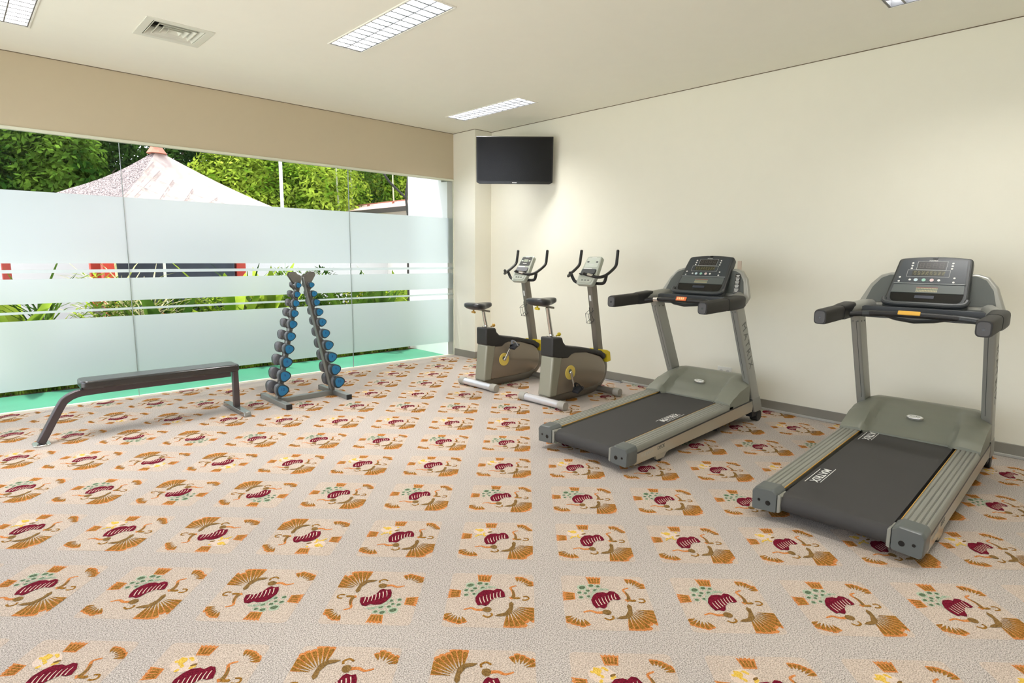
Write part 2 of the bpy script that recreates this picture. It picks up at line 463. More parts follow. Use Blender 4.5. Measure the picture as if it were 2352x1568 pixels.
# glazing: three panes, each with its bands of frosted film
bands = [(1.35, 1.990), (1.262, 1.292), (.985, 1.208), (.893, .915), (.200, .832)]
joints = [XL, 1.303, 3.715, XC]
for i in range(3):
    a, b = joints[i], joints[i+1]
    w = struct(MB().box(a+.002, b-.002, YW+.008, YW+.018, .012, 2.505).build('window_%d' % (i+1), M_glass, smooth=False))
    for z0, z1 in bands:
        mb = MB(); mb.add([(a+.003, YW+.006, z0), (b-.003, YW+.006, z0), (b-.003, YW+.006, z1), (a+.003, YW+.006, z1)], [(0,1,2,3)])
        f = mb.build('frosted_film', M_film, w, smooth=False, recalc=False)
    if i < 2:
        MB().box(b-.002, b+.002, YW+.004, YW+.02, .012, 2.505).build('glass_joint', M_seal, w, smooth=False)
MB().box(XC-.012, XC, YW-.002, YW+.02, .012, 2.505).build('edge_channel', M_trimw, bpy.data.objects['window_3'], smooth=False)

# ------------------------------------------------------------------ ceiling lamps and vent
M_frame = mat('lamp_frame_white', rgb(240, 238, 228), .4)
M_louv = mat('lamp_louvre_mirror', rgb(120, 122, 126), .3, metal=.6)
M_tube = emit('lamp_tube', (1, .98, .94, 1), 9.0)
M_refl = mat('lamp_reflector', rgb(238, 238, 236), .3, metal=.3)
LAMP_W = 41
def troffer(x, y, label, group='louvred ceiling lights'):
    """recessed louvre lamp, 0.31 by 1.3, centre x,y"""
    hw, hl = .155, .655
    t = thing('ceiling_light', (x, y, HC), label, 'ceiling light', group=group)
    MB().box(-hw, -hw+.012, -hl, hl, -.008, .002).box(hw-.012, hw, -hl, hl, -.008, .002).box(-hw+.012, hw-.012, -hl, -hl+.015, -.008, .002).box(-hw+.012, hw-.012, hl-.015, hl, -.008, .002).build('frame', M_frame, t, bev=.002)
    MB().box(-hw+.012, hw-.012, -hl+.015, hl-.015, .07, .075).build('reflector', M_refl, t, smooth=False)
    mb = MB(); n = 14
    for s in (-1, 0, 1):
        c = s*(hw-.016); mb.prism([(c-.004, -.004), (c+.004, -.004), (c+.008, .045), (c-.008, .045)], 'y', -hl+.016, hl-.016)
    for k in range(n+1):
        c = -hl+.02 + (2*hl-.04)*k/n
        mb.prism([(c-.0075, -.002), (c+.0075, -.002), (c+.002, .04), (c-.002, .04)], 'x', -hw+.016, hw-.016)
    mb.build('louvre', M_louv, t, sharp=20)
    for s in (-1, 1):
        MB().tube([(s*.072, -hl+.03, .052), (s*.072, hl-.03, .052)], .012, 10).build('tube', M_tube, t)
    l = bpy.data.lights.new('lamp_glow', 'AREA'); l.shape = 'RECTANGLE'; l.size = 2*hw-.04; l.size_y = 2*hl-.04
    l.energy = LAMP_W * (.35 if (x > 4 and y < 2) else .5 if y < 2 else 1.08); l.color = (1.0, .98, .955); l.spread = rad(122)
    lo = bpy.data.objects.new('lamp_glow', l); COL.objects.link(lo); lo.parent = t; lo.location = (0, 0, .048)
    return t
def recess(mb, x, y): pass
# openings: the ceiling slab gets real recesses behind each lamp
LAMPS = [(.47, 5.42, 'ceiling light cut off by the upper left corner, beside the air vent'),
         (2.57, 4.11, 'large louvred ceiling light at top centre, nearest the camera'),
         (4.80, 5.48, 'small far louvred ceiling light above the television'),
         (4.69, .735, 'ceiling light cut by the top edge, above the right treadmill'),
         (.47, 1.6, 'louvred ceiling light overhead, outside the frame'),
         (2.57, .1, 'louvred ceiling light overhead to the right, outside the frame')]
ceil = bpy.data.objects['ceiling']
def ceiling_with_holes():
    holes = [(x-.15, x+.15, y-.65, y+.65) for x, y, _ in LAMPS] + [(1.27, 1.63, 5.22, 5.58)]
    xs = sorted(set([XL, XR+.2] + [h[0] for h in holes] + [h[1] for h in holes]))
    ys = sorted(set([YB-.2, YW+.16] + [h[2] for h in holes] + [h[3] for h in holes]))
    mb = MB()
    for i in range(len(xs)-1):
        for j in range(len(ys)-1):
            cx, cy = (xs[i]+xs[i+1])/2, (ys[j]+ys[j+1])/2
            hole = any(h[0] < cx < h[1] and h[2] < cy < h[3] for h in holes)
            z = HC + .09 if hole else HC
            mb.add([(xs[i], ys[j], z), (xs[i+1], ys[j], z), (xs[i+1], ys[j+1], z), (xs[i], ys[j+1], z)], [(0, 3, 2, 1)])
    for h in holes:
        a, b, c, d = h
        mb.add([(a,c,HC),(b,c,HC),(b,d,HC),(a,d,HC),(a,c,HC+.09),(b,c,HC+.09),(b,d,HC+.09),(a,d,HC+.09)], [(0,1,5,4),(1,2,6,5),(2,3,7,6),(3,0,4,7)])
    mb.box(XL, XR+.2, YB-.2, YW+.16, HC+.1, HC+.2)
    o = mb.build('ceiling_new', M_ceil, smooth=False, recalc=False)
    bpy.data.objects.remove(ceil); o.name = 'ceiling'; struct(o)
ceiling_with_holes()
for x, y, lb in LAMPS: troffer(x, y, lb)

v = thing('ceiling_vent', (1.45, 5.40, HC), 'square white air vent with nested louvres in the ceiling', 'air vent')
M_vent = mat('vent_white', rgb(225, 225, 212), .45)
def ring(mb, h, w, z0, z1, slope=0.0):
    """square frame: outer half h at z0, leaning inward as it rises"""
    o0 = [(-h,-h,z0),(h,-h,z0),(h,h,z0),(-h,h,z0)]; k = h-slope
    o1 = [(-k,-k,z1),(k,-k,z1),(k,k,z1),(-k,k,z1)]
    h2 = h-w; k2 = k-w
    i0 = [(-h2,-h2,z0),(h2,-h2,z0),(h2,h2,z0),(-h2,h2,z0)]; i1 = [(-k2,-k2,z1),(k2,-k2,z1),(k2,k2,z1),(-k2,k2,z1)]
    f = []
    for i in range(4):
        j = (i+1) % 4
        f += [(i, j, 4+j, 4+i), (8+i, 12+i, 12+j, 8+j), (i, 8+i, 8+j, j), (4+i, 4+j, 12+j, 12+i)]
    mb.add(o0+o1+i0+i1, f)
mb = MB(); ring(mb, .235, .055, -.006, .004); mb.build('frame', M_vent, v, bev=.003)
for k in range(4):
    mb = MB(); ring(mb, .175-.042*k, .006, -.004, .05, .035); mb.build('louvre', M_vent, v, smooth=False)
MB().box(-.17, .17, -.17, .17, .08, .085).build('duct', mat('duct_dark', rgb(60, 60, 55), .8), v)

# ------------------------------------------------------------------ television
def television():
    d = Vector((.7169, -.6972, 0)); n = Vector((-.6972, -.7169, 0))
    c = Vector((5.215, 5.475, 2.63))
    t = thing('television', c, 'black flat television on the wall above the exercise bikes', 'television')
    tilt = rad(5)
    up = (Vector((0,0,1)) * cos(tilt) + n * sin(tilt)); 
    R = Matrix((d, up, d.cross(up))).transposed()
    t.rotation_euler = R.to_euler()
    w, h = .475, .283
    MB().prism(rpoly([(-w,-h+.02),(-w+.04,-h),(w-.04,-h),(w,-h+.02),(w,h),(-w,h)], [.01,.02,.02,.01,.006,.006]), 'z', -.045, 0).build('casing', M_blackg, t, bev=.004)
    MB().box(-w+.016, w-.016, -h+.034, h-.015, 0, .0015).build('screen', mat('tv_screen', rgb(5, 5, 6), .2, spec=.3), t, smooth=False)
    MB().box(-.028, .028, -h+.012, -h+.021, 0, .002).build('emblem', mat('tv_emblem', rgb(190, 190, 190), .4), t)
    MB().box(-.12, .12, -.1, .1, -.07, -.045).box(-.03, .03, -.04, .04, -.22, -.07).build('wall_bracket', M_black, t, bev=.004)
    MB().tube([(0, 0, -.2), (0, .0, -.62)], .02, 12).box(-.1, .1, -.12, .12, -.012, .0, M=basis((0, -.055, -.625), (-.697, 0, -.717), (0, 1, 0))).build('bracket_arm', M_black, t, bev=.002)
television()

# ------------------------------------------------------------------ flat bench
M_frameb = mat('bench_frame_bronze', rgb(84, 76, 78), .35, metal=.5)
M_vinyl = mat('bench_vinyl', rgb(20, 20, 23), .22, spec=1.0)
def bench():
    t = thing('weight_bench', (.40, 5.66, 0), 'flat weight bench with black padded top by the window', 'bench')
    # seat pad
    MB().prism(rpoly([(.265, -.115), (1.455, -.115), (1.455, .115), (.265, .115)], .05, 6), 'z', .392, .458).build('seat_pad', M_vinyl, t, bev=.018, seg=4)
    # bent front leg running into the beam
    P = [(-.01, -.06, .012), (.13, -.045, .27), (.175, -.04, .325), (.235, -.03, .352), (.32, -.02, .360), (.6, -.01, .362), (1.40, 0, .362)]
    P = smooth_path(P, 5)
    rings = []
    for k, p in enumerate(P):
        a = P[min(k+1, len(P)-1)] - P[max(k-1, 0)]; a.normalize()
        s = Vector((-a.y, a.x, 0)).normalized(); u = a.cross(s)*-1 if a.cross(s).z < 0 else a.cross(s)
        w, h = .025, .027
        rings.append([p + s*w - u*h, p - s*w - u*h, p - s*w + u*h, p + s*w + u*h])
    MB().loft(rings).build('frame', M_frameb, t, bev=.006)
    MB().box(1.415, 1.465, -.025, .025, .045, .388).build('leg', M_frameb, t, bev=.005)
    MB().prism([(-.285, 0), (.285, 0), (.285, .018), (.268, .045), (-.268, .045), (-.285, .018)], 'x', 1.41, 1.47).build('foot_bar', mat('bench_steel', rgb(150, 150, 148), .25, metal=.8), t, bev=.004)
    MB().prism(rpoly([(-.06, -.125), (.05, -.125), (.05, .015), (-.06, .015)], .03, 4), 'z', 0, .012).build('foot_plate', M_chrome, t, bev=.003)
    for x in (.45, 1.2):
        MB().box(x-.04, x+.04, -.1, .1, .386, .394).build('bracket', M_frameb, t)
bench()

# ------------------------------------------------------------------ dumbbell rack
M_rack = mat('rack_grey', rgb(140, 142, 138), .4, metal=.45)
M_rackd = mat('rack_taupe', rgb(112, 110, 104), .45, metal=.3)
RCX, RCY = 2.53, 5.70
def rack():
    t = thing('dumbbell_rack', (RCX, RCY, 0), 'A-shaped grey steel dumbbell rack in front of the window', 'dumbbell rack')
    for s in (-1, 1):
        b = MB().box(s*.31-.026, s*.31+.026, -.31, .31, 0, .05).build('foot_bar', M_rack, t, bev=.004)
        MB().box(s*.31-.027, s*.31+.027, -.325, -.308, -.0005, .051).build('end_cap', M_black, b, bev=.003)
        MB().box(s*.31-.027, s*.31+.027, .308, .322, -.0005, .051).build('end_cap', M_black, b, bev=.003)
    MB().box(-.284, .284, -.026, .026, 0, .05).build('cross_bar', M_rack, t, bev=.004)
    for s in (-1, 1):
        x0, x1 = .285, .022       # bottom, top
        w = .018
        u = MB().prism([(s*(x0-w), .05), (s*(x0+w), .05), (s*(x1+w), 1.232), (s*(x1-w), 1.232)], 'y', -.026, .026).build('upright', M_rack, t, bev=.004)
        # flared top plate
        pl = [(s*.012, 1.245), (s*.05, 1.262), (s*.072, 1.284), (s*.118, 1.284), (s*.136, 1.255), (s*.085, 1.17), (s*.03, 1.13)]
        MB().prism(pl, 'y', -.03, -.024).prism(pl, 'y', .024, .03).build('top_plate', M_rackd, t, bev=.002)
        # notched side plates that carry the handles
        for yy in (-.034, .028):
            e = []; inn = []
            for k in range(10):
                z = zpos(k); xo = xpos(k); h = .5*(zpos(max(k-1, 0)) - zpos(min(k+1, 9))) / (1 if 0 < k < 9 else .5) * .5
                e += [(s*(xo-.01), z-.014), (s*(xo+.016), z-.02), (s*(xo+.04), z+.008), (s*(xo+.04), z-.01), (s*(xo+.004), z-.05)]
            top = (s*xpos(0), 1.2); bot = (s*(xpos(9)-.0), .05)
            poly = [(s*(x1), 1.2)] + [(s*(x1+.03), 1.19)] + e + [(s*(x0+.01), .05), (s*(x0-w), .05)]
            MB().prism(poly, 'y', yy, yy+.006).build('cradle_plate', M_rackd, u)
def zpos(k): return [1.152, 1.064, .978, .881, .778, .662, .541, .416, .284, .150][k]
def xpos(k): return .066 + (1.152 - zpos(k)) * .228

M_dside = mat('dumbbell_grey_rubber', rgb(96, 96, 100), .4, bump=.02)
M_drim = mat('dumbbell_rim', rgb(28, 44, 50), .4)
M_dblue = mat('dumbbell_blue', rgb(28, 108, 152), .4)
M_dnum = mat('dumbbell_numeral', rgb(14, 70, 124), .4)
def trilobe(r, n=24, rot=0.0):
    out = []
    for i in range(n):
        a = 2*pi*i/n; k = r*(1 + .085*cos(3*(a-rot)))
        out.append((k*cos(a), k*sin(a)))
    return out
ORD = ['topmost', 'second', 'third', 'fourth', 'fifth', 'sixth', 'seventh', 'eighth', 'ninth', 'bottom']
def dumbbell(k, s):
    r = .030 + .0036*k; hl = .050 + .0037*k; sep = .032 + .0034*k; rot = .15 if s > 0 else .05
    side = 'left' if s < 0 else 'right'
    lb = ('%s blue-faced dumbbell on the %s leg of the rack' % (ORD[k], side)) if k in (0, 9) else ('blue-faced dumbbell, %s from the top on the %s leg of the rack' % (ORD[k], side))
    t = thing('dumbbell', (RCX + s*(xpos(k)+.0), RCY, zpos(k)+.004), lb, 'dumbbell', group='dumbbells on the rack')
    MB().tube([(0, -sep-.01, 0), (0, -sep*.4, 0), (0, sep*.4, 0), (0, sep+.01, 0)], [.011, .0145, .0145, .011], 14).build('handle', M_chrome, t)
    for q in (-1, 1):
        rg = []
        for (y, f) in [(0, .72), (.006, .94), (hl*.25, 1.0), (hl*.8, .98), (hl*.93, .93), (hl, .86)]:
            rg.append([(a, q*(sep+y), b) for a, b in trilobe(r*f, 24, rot)])
        h = MB().loft(rg).build('head', [M_dside], t, sharp=50)
        rr = []
        for (y, f) in [(hl*.78, .995), (hl*.95, .965), (hl*1.01, .88)]:
            rr.append([(a, q*(sep+y), b) for a, b in trilobe(r*f*1.01, 24, rot)])
        MB().loft(rr).build('rim', M_drim, h, sharp=50)
        MB().loft([[(a, q*(sep+hl*.9), b) for a, b in trilobe(r*.78, 24, rot)], [(a, q*(sep+hl*1.01+.0016), b) for a, b in trilobe(r*.76, 24, rot)]]).build('face', M_dblue, h)
        Mx = basis((0, q*(sep+hl*1.01+.002), r*.12), (-q*-1 if q > 0 else 1, 0, 0) if q < 0 else (-1, 0, 0), (0, 0, 1))
        text('numeral', str(k+1), r*.62, Mx, M_dnum, h, .0004, .0006)
rack()
for s in (-1, 1):
    for k in range(10): dumbbell(k, s)

# ------------------------------------------------------------------ exercise bikes
M_bsil = mat('bike_silver', rgb(150, 148, 132), .4, metal=.25)
M_bside = mat('bike_taupe', rgb(134, 122, 106), .28, metal=.25, coat=.25)
M_bframe = mat('bike_frame_grey', rgb(128, 122, 112), .35, metal=.4)
M_bblk = mat('bike_black', rgb(40, 38, 36), .5, bump=.04)
M_stab = mat('stabiliser_white_metal', rgb(214, 212, 214), .25, metal=.5)
M_bcap = mat('stabiliser_cap', rgb(160, 156, 146), .45)
M_con2 = mat('bike_console_silver', rgb(176, 180, 168), .35, metal=.2)
M_stick = mat('sticker_yellow', rgb(226, 200, 96), .45)
def bike(name_loc, label, seat_z, crank_up, dark_console):
    t = thing('exercise_bike', name_loc, label, 'exercise bike', group='upright exercise bikes')
    X = lambda a: a - 4.15      # profile was measured in room metres
    # shroud
    sil = [(4.185,.088),(4.235,.485),(4.345,.485),(4.42,.475),(4.50,.515),(4.72,.49),(4.96,.415),(5.025,.365),(5.055,.29),(5.06,.23),(5.035,.165),(4.98,.122),(4.88,.10),(4.6,.09)]
    sil = [(X(a), b) for a, b in sil]
    # rear band (lighter), bulging side panels
    rings = []
    for y, k in ((-.078, .93), (-.068, .985), (-.03, 1), (.03, 1), (.068, .985), (.078, .93)):
        cx, cz = .47, .27
        rings.append([(cx + (a-cx)*k, y, cz + (b-cz)*k) for a, b in sil])
    MB().loft(rings).build('side_cover', M_bside, t, sharp=50, bev=0)
    rear = [(X(4.165), .082), (X(4.205), .49), (X(4.345), .49), (X(4.275), .082)]
    MB().prism(rear, 'y', -.083, .083).build('rear_cover', M_bsil, t, bev=.02, seg=4)
    # black upper shell
    blk = [(4.195,.485),(4.193,.675),(4.335,.668),(4.352,.62),(4.39,.585),(4.45,.568),(4.7,.53),(4.98,.468),(5.03,.445),(5.045,.40),(5.02,.37),(4.94,.425),(4.72,.478),(4.53,.492),(4.48,.48),(4.43,.448),(4.38,.452),(4.28,.46)]
    MB().prism([(X(a), b) for a, b in blk], 'y', -.086, .086).build('upper_shell', M_bblk, t, bev=.016, seg=3)
    # yellow clamp at the foot of the mast
    cl = [(4.965,.484),(5.06,.470),(5.112,.445),(5.128,.345),(5.06,.335),(5.055,.415),(4.975,.455)]
    MB().prism([(X(a), b) for a, b in cl], 'y', -.088, .088).build('mast_clamp', M_yel, t, bev=.008)
    # frame tube round the front and along the ground
    P = smooth_path([(X(5.095),-.0,.36),(X(5.118),-.0,.27),(X(5.10),-.0,.17),(X(5.035),0,.10),(X(4.94),0,.062),(X(4.75),0,.05),(X(4.5),0,.046),(X(4.19),0,.05)], 5)
    MB().tube(P, .02, 12, sx=2.6).build('frame', M_bframe, t)
    # mast
    lo, hi = Vector((X(5.02), 0, .42)), Vector((X(4.865), 0, 1.19))
    ax = (hi-lo).normalized(); sd = Vector((0,1,0)); fw = sd.cross(ax)
    rg = []
    for p in (lo, hi):
        rg.append([p + fw*a + sd*b for a, b in rpoly([(-.045,-.033),(.045,-.033),(.045,.033),(-.045,.033)], .012, 3)])
    mast = MB().loft(rg).build('mast', M_bframe, t, sharp=40)
    back = -1 if fw.x > 0 else 1
    q = lo + ax*.62
    Mm = Matrix.Identity(4)
    def on_mast(h, off=0.0): return lo + ax*h + fw*back*(.046+off)
    a0 = on_mast(.60); b0 = on_mast(.66)
    MB().loft([[a0+sd*.012, a0-sd*.012, a0-sd*.012+fw*back*.001, a0+sd*.012+fw*back*.001], [b0+sd*.012, b0-sd*.012, b0-sd*.012+fw*back*.001, b0+sd*.012+fw*back*.001]]).build('label', M_lw, mast)
    # bottle cage
    w = MB(); f2 = fw*back
    for z0, o in ((.5, .0), (.40, .0)):
        w.tube([on_mast(z0, 0)+sd*.028, on_mast(z0-.01, .03)+sd*.03, on_mast(z0-.02, .075)+sd*.022, on_mast(z0-.02, .08)-sd*.022, on_mast(z0-.01, .03)-sd*.03, on_mast(z0, 0)-sd*.028], .0022, 6)
    for s in (-1, 1):
        w.tube([on_mast(.53, .004)+sd*.024*s, on_mast(.45, .02)+sd*.012*s, on_mast(.39, .006)+sd*.024*s, on_mast(.36, .02)-sd*.01*s], .0025, 6)
        w.tube([on_mast(.48, .08)+sd*.02*s, on_mast(.38, .07)+sd*.02*s, on_mast(.36, .03)+sd*.01*s], .0022, 6)
    w.build('bottle_cage', M_black, t)
    # stabilisers
    rear = MB().tube([(0,-.235,.045),(0,.235,.045)], .038, 18).build('rear_stabiliser', M_stab, t)
    for s in (-1, 1):
        MB().tube([(0,s*.225,.045),(0,s*.23,.045),(0,s*.30,.045),(0,s*.306,.045)], [.040,.044,.044,.040], 18).build('end_cap', M_bcap, rear)
    MB().prism(rpoly([(.0,-.06),(.055,-.06),(.055,.06),(.0,.06)], .01, 3), 'z', .06, .088).build('stabiliser_bracket', M_bframe, t, bev=.004)
    fr = MB().tube([(.87,-.235,.045),(.87,.235,.045)], .034, 16).build('front_stabiliser', M_bframe, t)
    for s in (-1, 1):
        MB().tube([(.87,s*.225,.045),(.87,s*.23,.045),(.87,s*.29,.045),(.87,s*.298,.045)], [.036,.044,.044,.040], 18).build('end_cap', M_bcap, fr)
    # seat post, slider, saddle
    zp = seat_z - .10
    xt = .115 - (zp-.68)*.24
    MB().tube([(.115+.004, 0, .66), (xt, 0, zp)], .02, 14).build('seat_post', M_chrome, t)
    MB().tube([(.10, 0, .672), (.097, 0, .690)], .034, 16).build('post_collar', M_chrome, t)
    MB().tube([(.185, 0, .675), (.212, 0, .684)], .008, 8).ball((.225, 0, .688), .020).build('adjuster_knob', M_gold if dark_console else M_yel, t)
    MB().prism([(xt-.17, seat_z-.068), (xt+.085, seat_z-.118), (xt+.085, seat_z-.098), (xt-.17, seat_z-.048)], 'y', -.018, .018).build('seat_slider', M_bframe, t, bev=.004)
    kx = xt-.14
    MB().tube([(kx, 0, seat_z-.065), (kx, 0, seat_z-.095)], .009, 8).tube([(kx-.004, -.028, seat_z-.104), (kx+.004, .028, seat_z-.104)], .012, 8).build('slider_knob', M_gold if dark_console else M_yel, t)
    MB().box(xt-.1, xt-.02, -.04, .04, seat_z-.05, seat_z-.02).build('saddle_clamp', M_black, t, bev=.004)
    # saddle: rings from rear to nose
    rg = []
    sx0 = -.16
    for u, hw, th, dz in ((0,.06,.034,-.004),(.012,.10,.066,.004),(.05,.126,.086,.008),(.11,.122,.088,.004),(.16,.092,.084,0),(.21,.060,.076,-.004),(.26,.046,.066,-.004),(.295,.038,.052,-.006),(.31,.018,.026,-.014)):
        n = 16; r_ = []
        for i in range(n):
            a = 2*pi*i/n; yy = hw*math.copysign(abs(cos(a))**.75, cos(a)); zz = th*.5*math.copysign(abs(sin(a))**.7, sin(a))
            dip = -.010*(1-(yy/hw)**2) if zz > 0 and u < .2 else 0
            r_.append((sx0+u + xt-.045, yy, seat_z - th*.5 + dz + zz + dip))
        rg.append(r_)
    MB().loft(rg).build('saddle', mat('saddle_vinyl', rgb(44, 44, 46), .32, coat=.15), t, sharp=60)
    # crank, pedals
    cx, cz = .315, .30
    MB().disc((cx, -.076, cz), (0,-1,0), .073, .012, 28).build('crank_disc', M_stick, t, bev=.003)
    MB().disc((cx, .076, cz), (0,1,0), .073, .012, 28).build('crank_disc', M_stick, t, bev=.003)
    # printed marks on the disc: dark and grey patches
    MB().disc((cx-.008, -.088, cz+.012), (0,-1,0), .024, .001, 12).build('disc_print', M_ld, t)
    aa = rad(62) if crank_up else rad(-80)
    for s in (-1, 1):
        a = aa if s < 0 else aa + pi
        ex, ez = cx + .17*cos(a), cz + .17*sin(a)
        y0 = s*.095
        c = MB().tube([(cx, y0, cz), (ex, s*.112, ez)], [.015, .011], 10).ball((cx, s*.092, cz), (.018, .012, .018)).build('crank_arm', M_chrome, t)
        p = MB().prism(rpoly([(-.045,-.012),(.045,-.012),(.05,.0),(.045,.012),(-.045,.012),(-.05,.0)], .004, 2), 'y', s*.125, s*.21)
        p = MB().prism([(ex+a_*cos(.5)-b_*sin(.5), ez+a_*sin(.5)+b_*cos(.5)) for a_, b_ in [(-.048,-.013),(.048,-.013),(.052,0),(.048,.013),(-.048,.013),(-.052,0)]], 'y', s*.125, s*.205)
        po = p.build('pedal', mat('pedal_black', rgb(34, 36, 42), .35), t, bev=.004)
        sp = []
        for k in range(11):
            b = pi*k/10
            sp.append((ex + .01 - .03*sin(b), s*(.165 - .045*cos(b)), ez + .012 + .055*sin(b)))
        MB().tube(sp, .004, 6, sx=3.4).build('toe_strap', mat('strap_grey', rgb(150, 154, 160), .4) if crank_up else M_black, po)
        MB().box(ex-.04, ex+.045, s*.128, s*.138, ez-.03, ez+.02).build('pedal_cage', M_black, po, bev=.003)
    # console
    B = Vector((.585, 0, 1.175)); T = Vector((.765, 0, 1.462)); V = (T-B).normalized(); L = (T-B).length
    Mc = basis(B, (0,-1,0), V)
    out = rpoly([(-.105, 0), (.105, 0), (.118, .10), (.094, L), (-.094, L), (-.118, .10)], [.03,.03,.04,.03,.03,.04], 4)
    body = MB().prism(out, 'z', -.048, .0, M=Mc).build('console', M_con2, t, bev=.008, seg=3)
    M_cd = mat('bike_console_dark', rgb(74, 74, 74), .35); M_cl = mat('bike_console_light', rgb(198, 204, 192), .35)
    MB().prism(rpoly([(-.086, .205), (.086, .205), (.078, L-.018), (-.078, L-.018)], .014, 3), 'z', 0, .002, M=Mc).build('display_panel', M_cd if dark_console else M_cl, body)
    MB().box(-.036, .03, .255, .29, .002, .003, M=Mc).build('display', mat('lcd_grey_green', rgb(150, 156, 138), .3) if dark_console else mat('lcd_pale', rgb(196, 204, 188), .3), body)
    for s in (-1, 1):
        MB().prism(rpoly([(s*.044, .262), (s*.072, .262), (s*.072, .276), (s*.044, .276)][::s], .005, 2), 'z', .002, .004, M=Mc).build('button', M_cl if dark_console else M_dark, body)
    for i in range(4):
        MB().box(-.03+.016*i, -.019+.016*i, .228, .236, .002, .004, M=Mc).build('button', M_lw, body)
    MB().box(-.03, .03, .318, .324, .002, .003, M=Mc).build('emblem', M_lw, body)
    MB().box(-.082, .02, .183, .198, 0, .002, M=Mc).build('label', M_lw, body)
    MB().prism(rpoly([(-.092, .125), (.092, .125), (.090, .18), (-.090, .18)], .012, 3), 'z', 0, .012, M=Mc).build('book_rest', M_dark2 if not dark_console else mat('rest_grey', rgb(120,120,124), .3), body, bev=.004)
    MB().box(-.095, .09, .108, .118, 0, .028, M=Mc).build('book_ledge', M_black, body, bev=.003)
    MB().prism(rpoly([(-.08, .02), (.08, .02), (.09, .09), (-.09, .09)], .015, 3), 'z', 0, .003, M=Mc).build('keypad', M_con2, body)
    for i in range(3):
        MB().box(-.05+.04*i, -.03+.04*i, .045, .055, .003, .005, M=Mc).build('key', M_dark2, body)
    # handlebars: one bull horn each side with the lower loop
    for s in (-1, 1):
        P = smooth_path([(.47, s*.085, 1.292), (.52, s*.13, 1.272), (.575, s*.20, 1.255), (.64, s*.235, 1.272), (.74, s*.243, 1.325), (.80, s*.243, 1.372), (.815, s*.242, 1.43), (.828, s*.24, 1.515)], 5)
        hb = MB().tube(P, .0155, 12).build('handlebar', M_black, t)
        Q = smooth_path([(.70, s*.0, 1.19), (.69, s*.12, 1.185), (.675, s*.195, 1.20), (.66, s*.232, 1.27)], 5)
        MB().tube(Q, .0165, 10).build('handlebar_loop', M_black, hb)
        MB().tube([(.50, s*.11, 1.282), (.54, s*.152, 1.266)], .0165, 12).build('pulse_grip', M_chrome if s < 0 else M_dark2, hb)
        MB().ball((.828, s*.24, 1.517), .0158).build('end_plug', M_black, hb)
    return t
bike((4.15, 3.925, 0), 'nearer exercise bike with light silver console and lowered pedal, beside the left treadmill', 1.065, False, False)
bike((4.165, 4.925, 0), 'farther exercise bike with dark console and raised pedal, below the television', .955, True, True)

